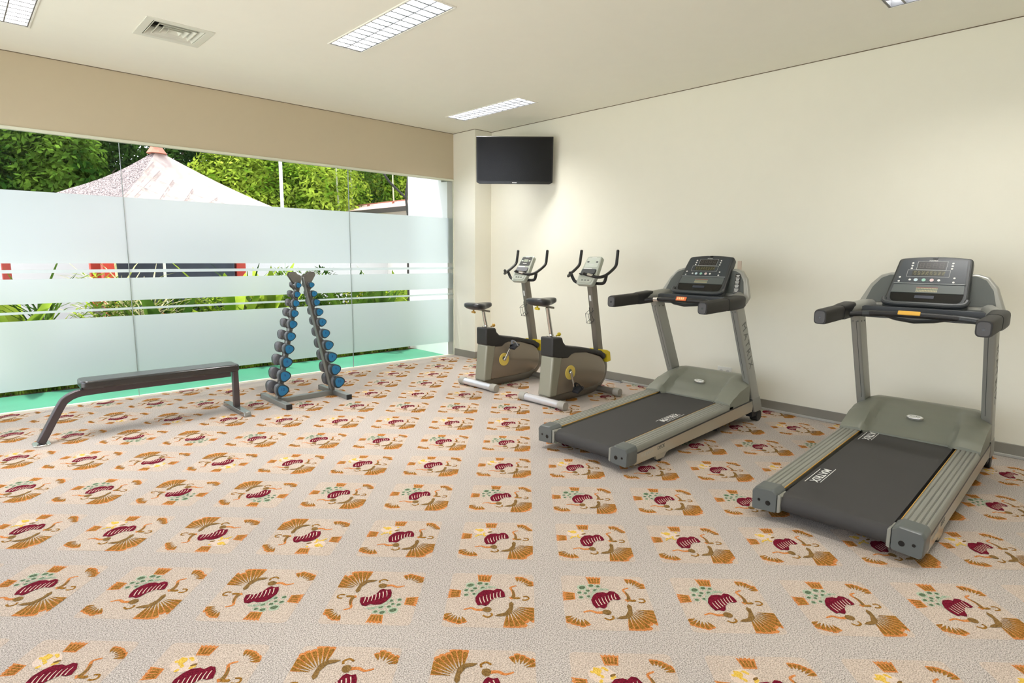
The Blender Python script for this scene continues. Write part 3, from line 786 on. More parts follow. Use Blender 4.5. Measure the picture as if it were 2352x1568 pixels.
# ------------------------------------------------------------------ treadmills
def treadmill(loc, rz, label, variant):
    t = thing('treadmill', loc, label, 'treadmill', rz, 'treadmills')
    HW = .41
    sl = .05          # the deck rises toward the console
    def zr(x): return .172 + sl*x
    # side rails with grooves
    for s in (-1, 1):
        y0, y1 = s*.285, s*HW
        prof = []
        n = 26
        for i in range(n+1):
            f = i/n; y = y0 + (y1-y0)*f
            g = -.006 if any(abs(f-c) < .03 for c in (.2, .42, .62, .8)) else 0
            e = -.022*max(0, (f-.88)/.12)**2 - .008*max(0, (.06-f)/.06)
            prof.append((y, g+e))
        rg = []
        for x in (.09, .8, 1.50):
            top = [(x, y, zr(x)+z) for y, z in prof]
            rg.append(top + [(x, y1, zr(x)-.045), (x, y0, zr(x)-.045)])
        r = MB().loft(rg).build('side_rail', M_rail, t, sharp=25)
        MB().loft([[(x, y0-s*.004, zr(x)-.006), (x, y0, zr(x)-.006), (x, y0, zr(x)-.012), (x, y0-s*.004, zr(x)-.012)] for x in (.12, 1.5)]).build('rail_edge_strip', M_gold, r)
        # dark line under the rail
        MB().loft([[(x, s*(HW+.001), zr(x)-.040), (x, s*(HW-.02), zr(x)-.040), (x, s*(HW-.02), zr(x)-.052), (x, s*(HW+.001), zr(x)-.052)] for x in (.09, 1.87)]).build('rail_seal', M_dark, r)
        # side panel
        sp = [(.10, .05), (.34, .056), (.42, .058), (1.4, .09), (1.87, .112), (1.895, .20), (1.88, .221), (1.5, .202), (.10, .127)]
        pn = MB().prism(sp, 'y', s*(HW-.03), s*(HW-.002)).build('side_panel', M_side, t, bev=.002)
        # folded bracket and rear foot
        MB().prism([(.30, .06), (.56, .066), (.50, .05), (.47, .022), (.38, .02), (.36, .05)], 'y', s*(HW-.03), s*(HW-.006)).build('foot_bracket', M_side, t, bev=.002)
        MB().tube([(.425, s*(HW-.03), 0), (.425, s*(HW-.03), .03)], .022, 14).build('foot', M_black, t)
        if s < 0:
            text('lettering', 'DECK' , .036, basis((.42, s*(HW-.002)-.0006, .112), (1, 0, sl), (0, 0, 1)), M_ld, pn, .0004, .0003)
            text('lettering', 'ULTIMATE', .036, basis((.245, s*(HW-.002)-.0006, .104), (1, 0, sl), (0, 0, 1)), mat('pale_lettering', rgb(190, 188, 178), .5), pn, .0004, 0, sx=.9)
        # rear end cap
        cp = rpoly([(s*.272, .058), (s*HW, .048), (s*(HW+.004), .155), (s*(HW-.012), .178), (s*.30, .184), (s*.272, .165)][::s], [.012,.012,.012,.02,.02,.02], 4)
        rg = []
        for x, k in ((0, .93), (.012, .99), (.03, 1), (.115, 1)):
            cy, cz = s*.34, .115
            rg.append([(x, cy+(a-cy)*k, cz+(b-cz)*k + sl*x) for a, b in cp])
        ec = MB().loft(rg).build('end_cap', M_cap, t, sharp=45)
        for yy, zz, rr in ((s*.32, .105, .014), (s*.37, .112, .008)):
            MB().disc((-.0008, yy, zz), (1,0,0), rr, .004, 16).build('bolt_hole', M_blackg, ec)
        cl = rpoly([(s*.255, .068), (s*.272, .06), (s*.272, .168), (s*.255, .155)][::s], .004, 2)
        MB().prism(cl, 'x', .004, .10).build('roller_collar', M_rail, ec, bev=.003)
        # front wheel under the upright
        MB().tube([(2.03, s*(HW-.075), .05), (2.03, s*(HW-.005), .05)], .05, 20).build('front_wheel', M_black, t, bev=.004)
        MB().box(1.90, 2.05, s*(HW-.07) if s > 0 else -(HW-.012), (HW-.012) if s > 0 else s*(HW-.07), .055, .13).build('wheel_bracket', M_black, t, bev=.004)
    # underframe
    MB().box(.35, 1.98, -.33, -.29, .06, .1).box(.35, 1.98, .29, .33, .06, .1).box(1.92, 1.97, -.38, .38, .055, .11).box(.4, .45, -.38, .38, .03, .07).box(1.3, 1.34, -.38, .38, .04, .09).build('underframe', M_black, t, bev=.003)
    # running belt round its rear roller
    pts = []
    R = .048; cxr = .062; czr = .112
    for k in range(9):
        a = rad(270 - 180*k/8); pts.append((cxr + R*cos(a), czr + R*sin(a)))
    pts = pts + [(1.62, czr+R+sl*1.55), (1.62, czr-R+.04+sl*1.55)]
    belt = MB().prism(pts, 'y', -.262, .262).build('running_belt', M_belt, t, sharp=40)
    def bz(x): return czr + R + sl*(x-cxr)
    def belt_text(x, y, d, key='MATRIX'):
        M = basis((x, y, bz(x)+.0012), (d, 0, d*sl), (0, d, 0))
        text('lettering', key, .062, M, M_lw, belt, .0003, .0012, 1.1)
        b = MB()
        for o in (-.035, .035):
            b.box(-.13 + (.03 if o < 0 else -.02), .13 + (.02 if o < 0 else -.02), o-.0018, o+.0018, 0, .0006, M=M)
        b.build('lettering_line', M_lw, belt)
    if variant == 'near':
        belt_text(.46, .205, -1); belt_text(1.42, .205, -1)
    else:
        belt_text(.86, -.205, 1)
    # deck edge between belt and rail
    MB().box(.12, 1.5, -.287, -.262, .11, .15).box(.12, 1.5, .262, .287, .11, .15).build('deck', M_black, t)
    # motor hood
    nx, ny = 26, 41
    def hz(u, y):
        # u 0..1 from belt edge to back
        ay = abs(y)
        prof = [(0, .0), (.12, .045), (.35, .112), (.55, .150), (.72, .164), (.9, .155), (1, .14)]
        for i in range(len(prof)-1):
            if prof[i][0] <= u <= prof[i+1][0]:
                a, b = prof[i], prof[i+1]; f = (u-a[0])/(b[0]-a[0]); f = f*f*(3-2*f)*.4 + f*.6
                h = a[1] + (b[1]-a[1])*f; break
        # shoulders
        e = max(0, min(1, (ay-.30)/(HW-.30)))
        drop = (.012 + .075*u) * e**1.6
        # recess between the shoulders, wider to the front
        wr = .262 - .05*u
        k = max(0, min(1, (wr+.02-ay)/.035)); k = k*k*(3-2*k)
        rec = .046*k*max(0, 1-u/.70)**.55 if u < .70 else 0
        return h - drop - rec
    v_, f_ = [], []
    for i in range(nx+1):
        u = i/nx
        for j in range(ny+1):
            y = -HW + 2*HW*j/ny
            x0 = 1.435 + (.055 if abs(y) < .262 else 0) * (1 if abs(y) < .245 else .5)
            x = x0 + (2.02-x0)*u
            if x > 1.80: y = max(-.346, min(.346, y))
            base = zr(1.45) + .004
            v_.append((x, y, base + hz(u, y) + .014))
    W_ = ny+1
    for i in range(nx):
        for j in range(ny): f_.append((i*W_+j, i*W_+j+1, (i+1)*W_+j+1, (i+1)*W_+j))
    # skirt
    n0 = len(v_)
    border = [j for j in range(W_)] + [i*W_+ny for i in range(1, nx+1)] + [nx*W_+j for j in range(ny-1, -1, -1)] + [i*W_ for i in range(nx-1, 0, -1)]
    for q in border:
        x, y, z = v_[q]
        edge = abs(y) > .345
        v_.append((x, y*(1.0), (zr(x)-.042) if edge else (zr(1.45)-.002 if x < 1.6 else .13)))
    for k in range(len(border)):
        k2 = (k+1) % len(border)
        f_.append((border[k], border[k2], n0+k2, n0+k))
    MBh = MB(); MBh.add(v_, f_)
    hood = MBh.build('motor_hood', M_hood, t, sharp=50)
    # badge
    bm_ = basis((1.66, 0, zr(1.45)+.026+hz(.36, 0)), (0, -1, 0), (.86, 0, .34))
    bd = MB(); 
    el = [(.052*cos(2*pi*i/28), .022*sin(2*pi*i/28)) for i in range(28)]
    bd.prism(el, 'z', -.01, .008, M=bm_)
    bo = bd.build('badge', M_chrome, hood, bev=.003)
    MB().prism([(a*.86, b*.8) for a, b in el], 'z', .008, .0095, M=bm_).build('badge_plate', M_white, bo)
    text('lettering', 'MATRIX', .017, bm_ @ Matrix.Translation((0, 0, .010)), M_ld, bo, .0003)
    # uprights
    def ux(z): return 1.44 + .5*(1.06-z)
    for s in (-1, 1):
        y0, y1 = s*(HW-.062), s*HW
        zs = (.10, 1.07)
        rg = []
        for z in zs:
            rg.append([(a, b, z) for a, b in rpoly([(ux(z), y0), (ux(z)+.145, y0), (ux(z)+.145, y1), (ux(z), y1)], .012, 3)])
        up = MB().loft(rg).build('upright', M_sil, t, sharp=40)
        # groove line along the rear face
        g = MB()
        g.loft([[(ux(z)-.0006, y0+s*.022, z), (ux(z)-.0006, y0+s*.025, z), (ux(z)+.001, y0+s*.025, z), (ux(z)+.001, y0+s*.022, z)] for z in (.42, 1.02)])
        g.build('groove', M_dark2, up)
        for k, yy in enumerate((.014, .046)):
            MB().disc((ux(1.02)+.001, y0+s*yy, 1.02), (-1, 0, 0), .006, .003, 10).build('bolt', M_ld, up)
        for k, xx in enumerate((.04, .1)):
            MB().disc((ux(1.02)+xx, y0 + s*.001, 1.02), (0, -s, 0), .006, .003, 10).build('bolt', M_ld, up)
        if s < 0:
            axd = Vector((.5, 0, -1)).normalized()
            Mt = basis((ux(.72)+.078, y1 - .0008, .72), axd, (1, 0, .5))
            text('lettering', 'MATRIX', .095, Mt, M_ld, up, .0004, 0, 1.45)
        # boot at the foot
        rg = []
        for z, k in ((.10, .006), (.20, .008), (.235, .004)):
            rg.append([(ux(z)-k, y0-s*k, z), (ux(z)+.145+k, y0-s*k, z), (ux(z)+.145+k, y1+s*.001, z), (ux(z)-k, y1+s*.001, z)])
        MB().loft(rg).build('boot', M_sil, up, bev=.004)
    # cross head between the uprights, carrying wings and arms
    hd = rpoly([(-.40, 1.055), (.40, 1.055), (.405, 1.10), (.33, 1.135), (-.33, 1.135), (-.405, 1.10)], .015, 3)
    MB().prism(hd, 'x', 1.47, 1.63).build('console_head', M_dark2, t, bev=.01)
    for s in (-1, 1):
        wg = rpoly([(s*.405, 1.07), (s*.425, 1.13), (s*.365, 1.28), (s*.31, 1.345), (s*.25, 1.365), (s*.17, 1.365), (s*.17, 1.09)][::s], [.02,.02,.06,.04,.03,0,0], 4)
        # leaning plate
        lean = .45
        def lp(x, y, z): return (x + .055 + lean*(z-1.1), y, z)
        rg = [[lp(1.55, a, b) for a, b in wg], [lp(1.60, a, b) for a, b in wg]]
        w_ = MB().loft(rg).build('console_wing', M_sil, t, bev=.012, seg=3)
        ins = rpoly([(s*.375, 1.155), (s*.345, 1.26), (s*.30, 1.325), (s*.25, 1.348), (s*.20, 1.348), (s*.20, 1.16)][::s], [.01,.05,.03,.02,.01,.01], 3)
        MB().loft([[lp(1.549, a, b) for a, b in ins], [lp(1.545, a, b) for a, b in ins]]).build('mesh_inset', mat('mesh_grey', rgb(82, 86, 82), .5, bump=.2, bscale=700), w_)
        if variant == 'far' and s < 0:
            st = MB().loft([[lp(1.543, a, b) for a, b in [(-.285, 1.165), (-.335, 1.165), (-.31, 1.315), (-.265, 1.325)]], [lp(1.541, a, b) for a, b in [(-.285, 1.165), (-.335, 1.165), (-.31, 1.315), (-.265, 1.325)]]]).build('instruction_sticker', M_blackg, w_)
            sb = MB()
            for k in range(14):
                z = 1.175 + .0102*k; c = -.307 + .02*(z-1.165)/.15
                ww = .012 + .006*((k*7) % 3)/2
                sb.add([lp(1.5405, c-ww, z), lp(1.5405, c+ww, z), lp(1.5405, c+ww, z+.0045), lp(1.5405, c-ww, z+.0045)], [(0,1,2,3)])
            sb.build('sticker_print', M_lw, st, recalc=False)
        # arm from the wing to the grip
        arm = smooth_path([(1.66, s*.335, 1.125), (1.56, s*.36, 1.125), (1.45, s*.40, 1.108), (1.33, s*.418, 1.10)], 4)
        MB().tube(arm, [.05]*len(arm), 14, sx=.95, sy=.95).build('arm', M_sil, t)
        # black sleeve and padded grip
        def gripring(x, w, h, z):
            return [(x, s*.42+a, z+b) for a, b in rpoly([(-w,-h),(w,-h),(w,h),(-w,h)], min(w, h)*.7, 4)]
        MB().loft([gripring(1.48, .046, .052, 1.103), gripring(1.42, .052, .056, 1.103), gripring(1.27, .05, .054, 1.095), gripring(1.22, .043, .050, 1.093)]).build('grip_sleeve', M_black, t, sharp=50)
        hg = MB().loft([gripring(1.225, .040, .047, 1.093), gripring(1.20, .042, .050, 1.092), gripring(.90, .041, .049, 1.083), gripring(.875, .037, .045, 1.082)]).build('hand_grip', mat('grip_foam', rgb(38, 36, 34), .6, bump=.05), t, sharp=50)
        MB().loft([gripring(.876, .030, .038, 1.082), gripring(.872, .030, .038, 1.082)]).build('grip_end', mat('grip_end_grey', rgb(74, 72, 72), .5), hg, sharp=50)
        MB().disc((.8705, s*.42, 1.08), (1,0,0), .008, .003, 10).build('screw', M_blackg, hg)
    # front cross bar
    P = smooth_path([(1.30, .40, 1.075), (1.335, .30, 1.088), (1.32, .15, 1.098), (1.30, 0, 1.10), (1.32, -.15, 1.098), (1.335, -.30, 1.088), (1.30, -.40, 1.075)], 5)
    bar = MB().tube(P, .0185, 14).build('cross_handlebar', M_black, t)
    for s in (-1, 1):
        MB().tube([(1.333, s*.30, 1.088), (1.337, s*.22, 1.094)] if s > 0 else [(1.325, s*.355, 1.081), (1.336, s*.30, 1.088), (1.331, s*.20, 1.0955)], .0195, 14).build('pulse_grip', M_chrome if variant == 'far' else M_dark2, bar)
    MB().tube([(1.42, .2, 1.09), (1.36, .1, 1.07), (1.34, 0, 1.06), (1.36, -.1, 1.07), (1.42, -.2, 1.09)], .03, 12, sy=.6).build('bar_cover', M_dark, t)
    # console
    B = Vector((1.50, 0, 1.115)); T = Vector((1.775, 0, 1.475)); V = (T-B).normalized(); L = (T-B).length
    Mc = basis(B, (0, -1, 0), V)
    def outline(g, top):
        pts = [(-.245+g, g), (.245-g, g), (.212-g, top)]
        for k in range(1, 8):
            f = k/8; pts.append(((.212-g)*(1-2*f), top + .018*sin(pi*f)))
        pts.append((-.212+g, top))
        return rpoly(pts, [.05, .05, .035] + [0]*7 + [.035], 5)
    cb = MB().prism(outline(0, L-.012), 'z', -.055, .0, M=Mc).build('console', M_dark, t, bev=.012, seg=3)
    MB().prism(outline(.012, L-.022), 'z', 0, .004, M=Mc).build('bezel', M_dark2, cb, bev=.003)
    def W(v): return .245 - .033*v/L
    hi_, mid_ = L*.93, L*.50
    up_ = MB().prism([(-W(mid_)+.028, mid_), (W(mid_)-.028, mid_), (W(hi_)-.03, hi_), (-W(hi_)+.03, hi_)], 'z', .004, .006, M=Mc).build('control_panel', M_panel, cb)
    MB().box(-.205, .205, L*.475, L*.49, .004, .012, M=Mc).build('panel_ridge', mat('ridge_silver', rgb(140, 144, 144), .3, metal=.4), cb, bev=.002)
    MB().prism([(-.205, L*.315), (.205, L*.315), (.2, L*.465), (-.2, L*.465)], 'z', .004, .009, M=Mc).build('lower_panel', mat('lower_overlay', rgb(66, 69, 70) if variant == 'near' else rgb(88, 94, 92), .35), cb)
    # colour chart label on the lower panel
    lab = MB()
    for r_ in range(5):
        for c_ in range(14):
            lab.box(-.062+.0088*c_, -.055+.0088*c_, L*.335+.0085*r_, L*.335+.0085*r_+.004, .009, .0094, mi=(1, 1, 2, 1, 0)[r_], M=Mc)
    lab.build('chart_label', [mat('chart_red', rgb(150, 70, 60), .5), mat('chart_cream', rgb(206, 196, 150), .5), mat('chart_green', rgb(140, 150, 120), .5)], cb)
    tray = MB().prism(rpoly([(-.20, L*.155), (.20, L*.155), (.207, L*.31), (-.207, L*.31)], [.05,.05,0,0], 5), 'z', .004, .0055, M=Mc).build('tray_recess', M_blackg, cb)
    MB().box(-.06, .05, L*.22, L*.27, .0055, .007, M=Mc).build('socket_plate', mat('socket_blue_grey', rgb(48, 52, 66), .4), tray)
    lipP = smooth_path([(-.235, L*.20, .006), (-.225, L*.12, .014), (-.16, L*.085, .020), (0, L*.08, .024), (.16, L*.085, .020), (.225, L*.12, .014), (.235, L*.20, .006)], 5)
    MB().tube(lipP, .017, 10, M=Mc).build('tray_lip', M_dark2, cb)
    # displays
    d1 = MB().box(-.088, .072, L*.755, L*.895, .006, .0072, M=Mc).build('time_display', mat('display_dark', rgb(40, 38, 36), .3), up_)
    d2 = MB().box(-.112, .072, L*.635, L*.73, .006, .0072, M=Mc).build('program_display', mat('display_olive', rgb(46, 46, 34), .3), up_)
    seg = MB()
    for k in range(4):
        cx = -.066 + .038*k; a, b, w = .0115, .0205, .0024; cy = L*.825
        for (x0, x1, y0, y1) in ((-a, a, b-w, b), (-a, a, -w/2, w/2), (-a, a, -b, -b+w), (-a, -a+w, -b, b), (a-w, a, -b, b)):
            seg.box(cx+x0, cx+x1, cy+y0, cy+y1, .0072, .0076, M=Mc)
    seg.build('digits', mat('segment_grey', rgb(92, 88, 84), .4), d1)
    led = MB()
    for k in range(8):
        cx = -.102 + .0235*k
        for r_ in range(4):
            for c_ in range(3):
                if (r_*5+c_*3+k*7) % 4: led.box(cx+c_*.005, cx+c_*.005+.0032, L*.65+r_*.0078, L*.65+r_*.0078+.005, .0072, .0075, M=Mc)
    led.build('dot_matrix', mat('led_off_khaki', rgb(128, 124, 84), .4), d2)
    fr = MB()
    for (x0, x1, y0, y1) in ((-.094, .078, .745, .905), (-.142, .104, .615, .742)):
        y0 *= L; y1 *= L; w = .0011
        for q in ((x0, x1, y0, y0+w), (x0, x1, y1-w, y1), (x0, x0+w, y0, y1), (x1-w, x1, y0, y1)):
            fr.box(q[0], q[1], q[2], q[3], .006, .0066, M=Mc)
    fr.build('panel_lines', M_lw, up_)
    cols = [M_lw, mat('button_blue', rgb(196, 216, 222), .4), mat('button_green', rgb(150, 196, 176), .4), mat('button_red', rgb(214, 190, 190), .4), M_lw]
    for k, (x, r_) in enumerate([(-.115, .0075), (-.08, .012), (-.034, .012), (.012, .012), (.052, .0085)]):
        MB().disc(Mc @ Vector((x, L*.555, .006)), Mc.to_3x3() @ Vector((0,0,1)), r_, .0016, 16).build('button', cols[k], up_)
    for x, ys in ((-.122, (.87, .82, .77)), (.108, (.87, .82, .77)), (-.178, (.60, .525)), (.135, (.60, .525))):
        for yv in ys:
            MB().disc(Mc @ Vector((x, L*yv, .006)), Mc.to_3x3() @ Vector((0,0,1)), .0068, .0016, 12).build('button', M_lw, up_)
    text('lettering', 'MATRIX', .014, Mc @ Matrix.Translation((-.006, L*.918, .0062)), M_lw, up_, .0002)
    MB().box(-.014, .014, L*.955, L*.985, -.01, .008, M=Mc).build('top_catch', M_blackg, cb, bev=.002)
    # safety key clipped on the bar
    if variant == 'near':
        MB().box(-.062, .062, -.012, .016, .018, .030, M=basis((1.30, .02, 1.10), (0, -1, 0), (.5, 0, 1))).build('safety_key', mat('safety_yellow', rgb(226, 176, 70), .45), t, bev=.004)
    else:
        k = MB().box(-.048, .048, -.014, .022, .018, .026, M=basis((1.30, .0, 1.10), (0, -1, 0), (.5, 0, 1))).build('safety_key', mat('safety_orange', rgb(232, 112, 52), .45), t, bev=.003)
        b = MB()
        for i in range(4): b.box(-.036+.017*i, -.025+.017*i, -.006, .014, .026, .0264, M=basis((1.30, .0, 1.10), (0, -1, 0), (.5, 0, 1)))
        b.build('key_print', mat('key_print_cream', rgb(248, 214, 150), .5), k)
    return t
treadmill((3.18, 2.633, 0), 0.0, 'farther treadmill with an orange safety key, beside the exercise bikes', 'far')
treadmill((3.20, .965, 0), rad(.5), 'nearest treadmill with a yellow safety key, at the right edge', 'near')

# wall socket with plug
s = thing('wall_socket', (XR, 2.80, .316), 'white wall socket low on the wall behind the left treadmill', 'socket')
MB().box(-.01, 0, -.075, .075, -.045, .045).build('plate', M_white, s, bev=.003)
for yy in (-.035, .035): MB().disc((-.010, yy, 0), (-1, 0, 0), .018, .002, 16).build('outlet', mat('outlet_grey', rgb(205, 205, 200), .4), s)
tag(MB().box(-.004, 0, -.02, .02, -.045, .045).build('wall_patch', mat('patch_pink', rgb(226, 208, 190), .6)), 'small pinkish patch on the wall beside the left treadmill console', 'patch').location = (XR, 2.715, 1.385)
c = thing('floor_power_strip', (XR-.06, 4.19, 0), 'thin grey cable strip on the floor behind the nearer bike', 'power strip')
MB().box(-.02, .02, -.16, .16, 0, .016).build('casing', mat('strip_grey', rgb(168, 168, 170), .35), c, bev=.003)
MB().box(-.012, .012, -.15, .15, .016, .018).build('groove', M_dark2, c)

# ------------------------------------------------------------------ outside
M_teal = mat('teal_paint', rgb(62, 138, 108), .55, var=.10, vscale=1.6)
M_soil = mat('soil', rgb(88, 74, 56), .95, bump=.4, bscale=30, var=.2)
M_lawn = mat('lawn', rgb(120, 150, 60), .95, bump=.3, bscale=60, var=.25)
struct(MB().box(XL-.2, XC, YW+.02, 7.76, -.12, -.004).build('ledge_outside', M_teal, smooth=False))
struct(MB().box(-16, XL-.2, -14, 7.76, -.12, -.004).build('bounce_terrace_outside', mat('bounce_terrace_white', rgb(240, 238, 232), .85, var=.02), smooth=False))  # unseen white slab added to bounce sunlight through the left opening
struct(MB().box(-14, 30, 7.76, 40, -.2, -.02).build('ground_outside', M_lawn, smooth=False))
struct(MB().box(XL-2, 6.2, 7.76, 9.9, -.1, -.006).build('bed_outside', M_soil, smooth=False))
struct(MB().box(-6, 14, 15.4, 15.6, -.1, 2.2).build('wall_garden', mat('garden_wall_white', rgb(206, 206, 204), .85), smooth=False))
struct(MB().box(-6, 14, 9.9, 15.4, -.1, -.004).build('path_outside', mat('pale_paving', rgb(140, 140, 128), .8, var=.04), smooth=False))

L_grass = leaf_mat('grass_leaf', rgb(70, 100, 22), rgb(150, 170, 60), 6, .3)
L_dark = leaf_mat('leaf_dark', rgb(22, 44, 20), rgb(62, 92, 36), 1.3)
L_mid = leaf_mat('leaf_mid', rgb(34, 66, 20), rgb(98, 128, 44), 1.3)
L_bri = leaf_mat('leaf_bright', rgb(82, 116, 26), rgb(180, 198, 74), 1.4, .4)
L_yel = leaf_mat('leaf_yellow', rgb(130, 146, 26), rgb(206, 202, 86), 3, .45)
L_var = leaf_mat('leaf_variegated', rgb(120, 130, 60), rgb(236, 226, 180), 9, .3)
L_pur = leaf_mat('leaf_grey_purple', rgb(66, 68, 78), rgb(130, 130, 140), 6, .2)
L_red = leaf_mat('leaf_orange_red', rgb(190, 84, 40), rgb(240, 150, 90), 6, .3)
M_bark = mat('bark', rgb(92, 82, 68), .9, bump=.4, bscale=20, var=.15)
M_pbark = mat('pale_bark', rgb(176, 178, 150), .8, var=.1)

def blade(mb, base, d, L, w, droop, n=5, up=1.0):
    """one arching leaf"""
    d = Vector((d[0], d[1], 0)).normalized(); side = Vector((-d.y, d.x, 0)); v = []; f = []
    for k in range(n+1):
        t = k/n; ww = w*(sin(pi*min(1, .12+t*.88))**.8 if t < 1 else 0)
        p = Vector(base) + d*(L*t*(1-up*.45)) + Vector((0,0,1))*(L*(up*t - droop*t*t))
        v += [p - side*ww, p + Vector((0,0,-ww*.35)), p + side*ww]
    for k in range(n):
        a = 3*k
        f += [(a, a+1, a+4, a+3), (a+1, a+2, a+5, a+4)]
    mb.add(v, f)

# grass border: stuff
rg = random.Random(3); mb = MB()
for i in range(5200):
    x = rg.uniform(-1.6, 5.15); y = 7.78 + abs(rg.gauss(0, .10))
    L = rg.uniform(.10, .24); a = rg.uniform(0, 2*pi); w = rg.uniform(.004, .009); lean = rg.uniform(0, .6)
    dx, dy = cos(a)*L*lean, sin(a)*L*lean
    if y+dy < 7.765: dy = abs(dy)
    mb.add([(x-w*sin(a), y+w*cos(a), 0), (x+w*sin(a), y-w*cos(a), 0), (x+dx, y+dy, L)], [(0,1,2)])
tag(mb.build('grass_border', L_grass, recalc=False, smooth=False), 'low green grass edging along the teal ledge outside', 'grass', kind='stuff')

def clump(loc, kind, h, seed, label):
    h *= {'spiky': 1.5, 'broad': 1.42, 'bush': 1.27}.get(kind, 1.0)
    r = random.Random(seed); t = thing('garden_plant', (loc[0], loc[1], -.01), label, 'plant', group='plants in the bed outside')
    mb = MB()
    if kind == 'spiky':
        for i in range(70):
            a = r.uniform(0, 2*pi); blade(mb, (r.uniform(-.06,.06), r.uniform(-.06,.06), r.uniform(0, h*.45)), (cos(a), sin(a)), h*r.uniform(.45,.8), .014, r.uniform(.2,.6), 4, r.uniform(.5,1))
        m = L_var if seed % 2 else L_mid
    elif kind == 'broad':
        for i in range(16):
            a = r.uniform(0, 2*pi); blade(mb, (r.uniform(-.05,.05), r.uniform(-.05,.05), h*r.uniform(0,.35)), (cos(a), sin(a)), h*r.uniform(.6,.95), .075, r.uniform(.1,.4), 6, r.uniform(.85,1.1))
        m = L_bri if seed % 2 else L_mid
    elif kind == 'bush':
        for i in range(420):
            a = r.uniform(0, 2*pi); z = r.uniform(.05, 1)*h*.92; rr = r.uniform(0, .34)*(1.05-.5*z/h)
            blade(mb, (rr*cos(a), rr*sin(a), z*.93), (cos(a+r.uniform(-1,1)), sin(a+r.uniform(-1,1))), r.uniform(.07,.15), .016, r.uniform(-.2,.6), 3, r.uniform(-.2,.7))
        m = [L_bri, L_mid, L_yel, L_dark][seed % 4]
    elif kind == 'purple':
        for i in range(90):
            a = r.uniform(0, 2*pi); blade(mb, (r.uniform(-.15,.15), r.uniform(-.15,.15), h*r.uniform(0,.55)), (cos(a), sin(a)), h*.4, .05, .3, 4, .7)
        m = L_pur
    elif kind == 'red':
        for i in range(46):
            a = r.uniform(0, 2*pi); blade(mb, (0, 0, h*r.uniform(0,.3)), (cos(a), sin(a)), h*r.uniform(.5,.85), .02, .35, 5, .9)
        m = L_red
    mb.build('foliage', m, t, recalc=False)
    s = MB()
    for i in range(4):
        a = i*1.6; s.tube([(.02*cos(a), .02*sin(a), 0), (.06*cos(a), .06*sin(a), h*.5)], [.010, .006], 6)
    s.build('stem', M_bark, t)
    return t
# (bearing x/y as read from the photograph's stripes, distance) gives the spot in the bed
PLR = [(.058,8.15,'broad',.85,11,'glossy green plant at the far left edge of the lower clear stripe'),
      (.085,8.6,'spiky',1.12,2,'dark spiky plant beside the red post at the left edge'),
      (.118,8.3,'purple',.82,3,'grey purple leafy plant near the left edge outside'),
      (.150,8.7,'bush',1.12,4,'bright bushy shrub outside, well left of the first glass joint'),
      (.166,8.25,'bush',.90,5,'yellow green shrub low beside the first glass joint'),
      (.172,9.1,'spiky',1.10,7,'cream striped spiky plant left of the first red pavilion post'),
      (.205,8.4,'spiky',1.06,9,'variegated spiky plant right of the first glass joint'),
      (.232,8.15,'broad',.80,12,'dark green broad leaves right of the first glass joint'),
      (.246,8.7,'red',1.0,6,'orange red leaved plant outside, above the middle of the bench'),
      (.295,8.6,'bush',.84,8,'small green shrub in front of the dark daybed'),
      (.325,8.3,'broad',1.02,21,'lime green broad leaf plant in front of the dark daybed'),
      (.352,9.0,'spiky',1.08,14,'feathery green plant just left of the dumbbell rack'),
      (.385,8.4,'broad',1.0,23,'tall lime plant beside the right end of the daybed'),
      (.412,8.9,'bush',1.16,13,'leafy shrub behind the left leg of the rack'),
      (.448,8.5,'bush',1.14,9,'green shrub seen between the legs of the rack'),
      (.482,8.9,'bush',1.15,17,'shrub seen just right of the rack top'),
      (.525,8.3,'broad',.84,16,'dark green broad plant right of the rack'),
      (.556,8.6,'bush',.88,18,'low lime shrub right of the second glass joint'),
      (.590,8.3,'broad',.86,22,'upright green plant right of the second glass joint'),
      (.628,8.75,'bush',.90,20,'low leafy shrub near the outer wall corner'),
      (.650,9.1,'broad',1.22,25,'tall lime leaved shoot beside the outer white wall')]
PL = [((q*d, d), k, h, sd, lb) for q, d, k, h, sd, lb in PLR]
for p, k, h, sd, lb in PL: clump(p, k, h, sd, lb)

rg = random.Random(31); mb = MB()
for i in range(9000):
    x = rg.uniform(1.5, 6.4); z = rg.uniform(0.02, .97); y = 9.35 + rg.uniform(-.22, .25)
    a = rg.uniform(0, 2*pi); b = rg.uniform(-.6, .9); L = rg.uniform(.04, .085)
    d = Vector((cos(a)*cos(b), sin(a)*cos(b), sin(b))); s_ = d.orthogonal().normalized()*L*.42; p = Vector((x, y, z))
    mb.add([p, p+d*L*.5-s_, p+d*L, p+d*L*.5+s_], [(0,1,2,3)])
hd_ = tag(mb.build('hedge', leaf_mat('hedge_leaf', rgb(34, 66, 18), rgb(96, 132, 36), 5, .3), recalc=False, smooth=False), 'low clipped green hedge running behind the garden plants', 'hedge')
hs = MB()
for k in range(12): hs.tube([(1.7+.4*k, 9.35, -.006), (1.72+.4*k, 9.36, .7)], .012, 6)
hs.build('stem', M_bark, hd_)

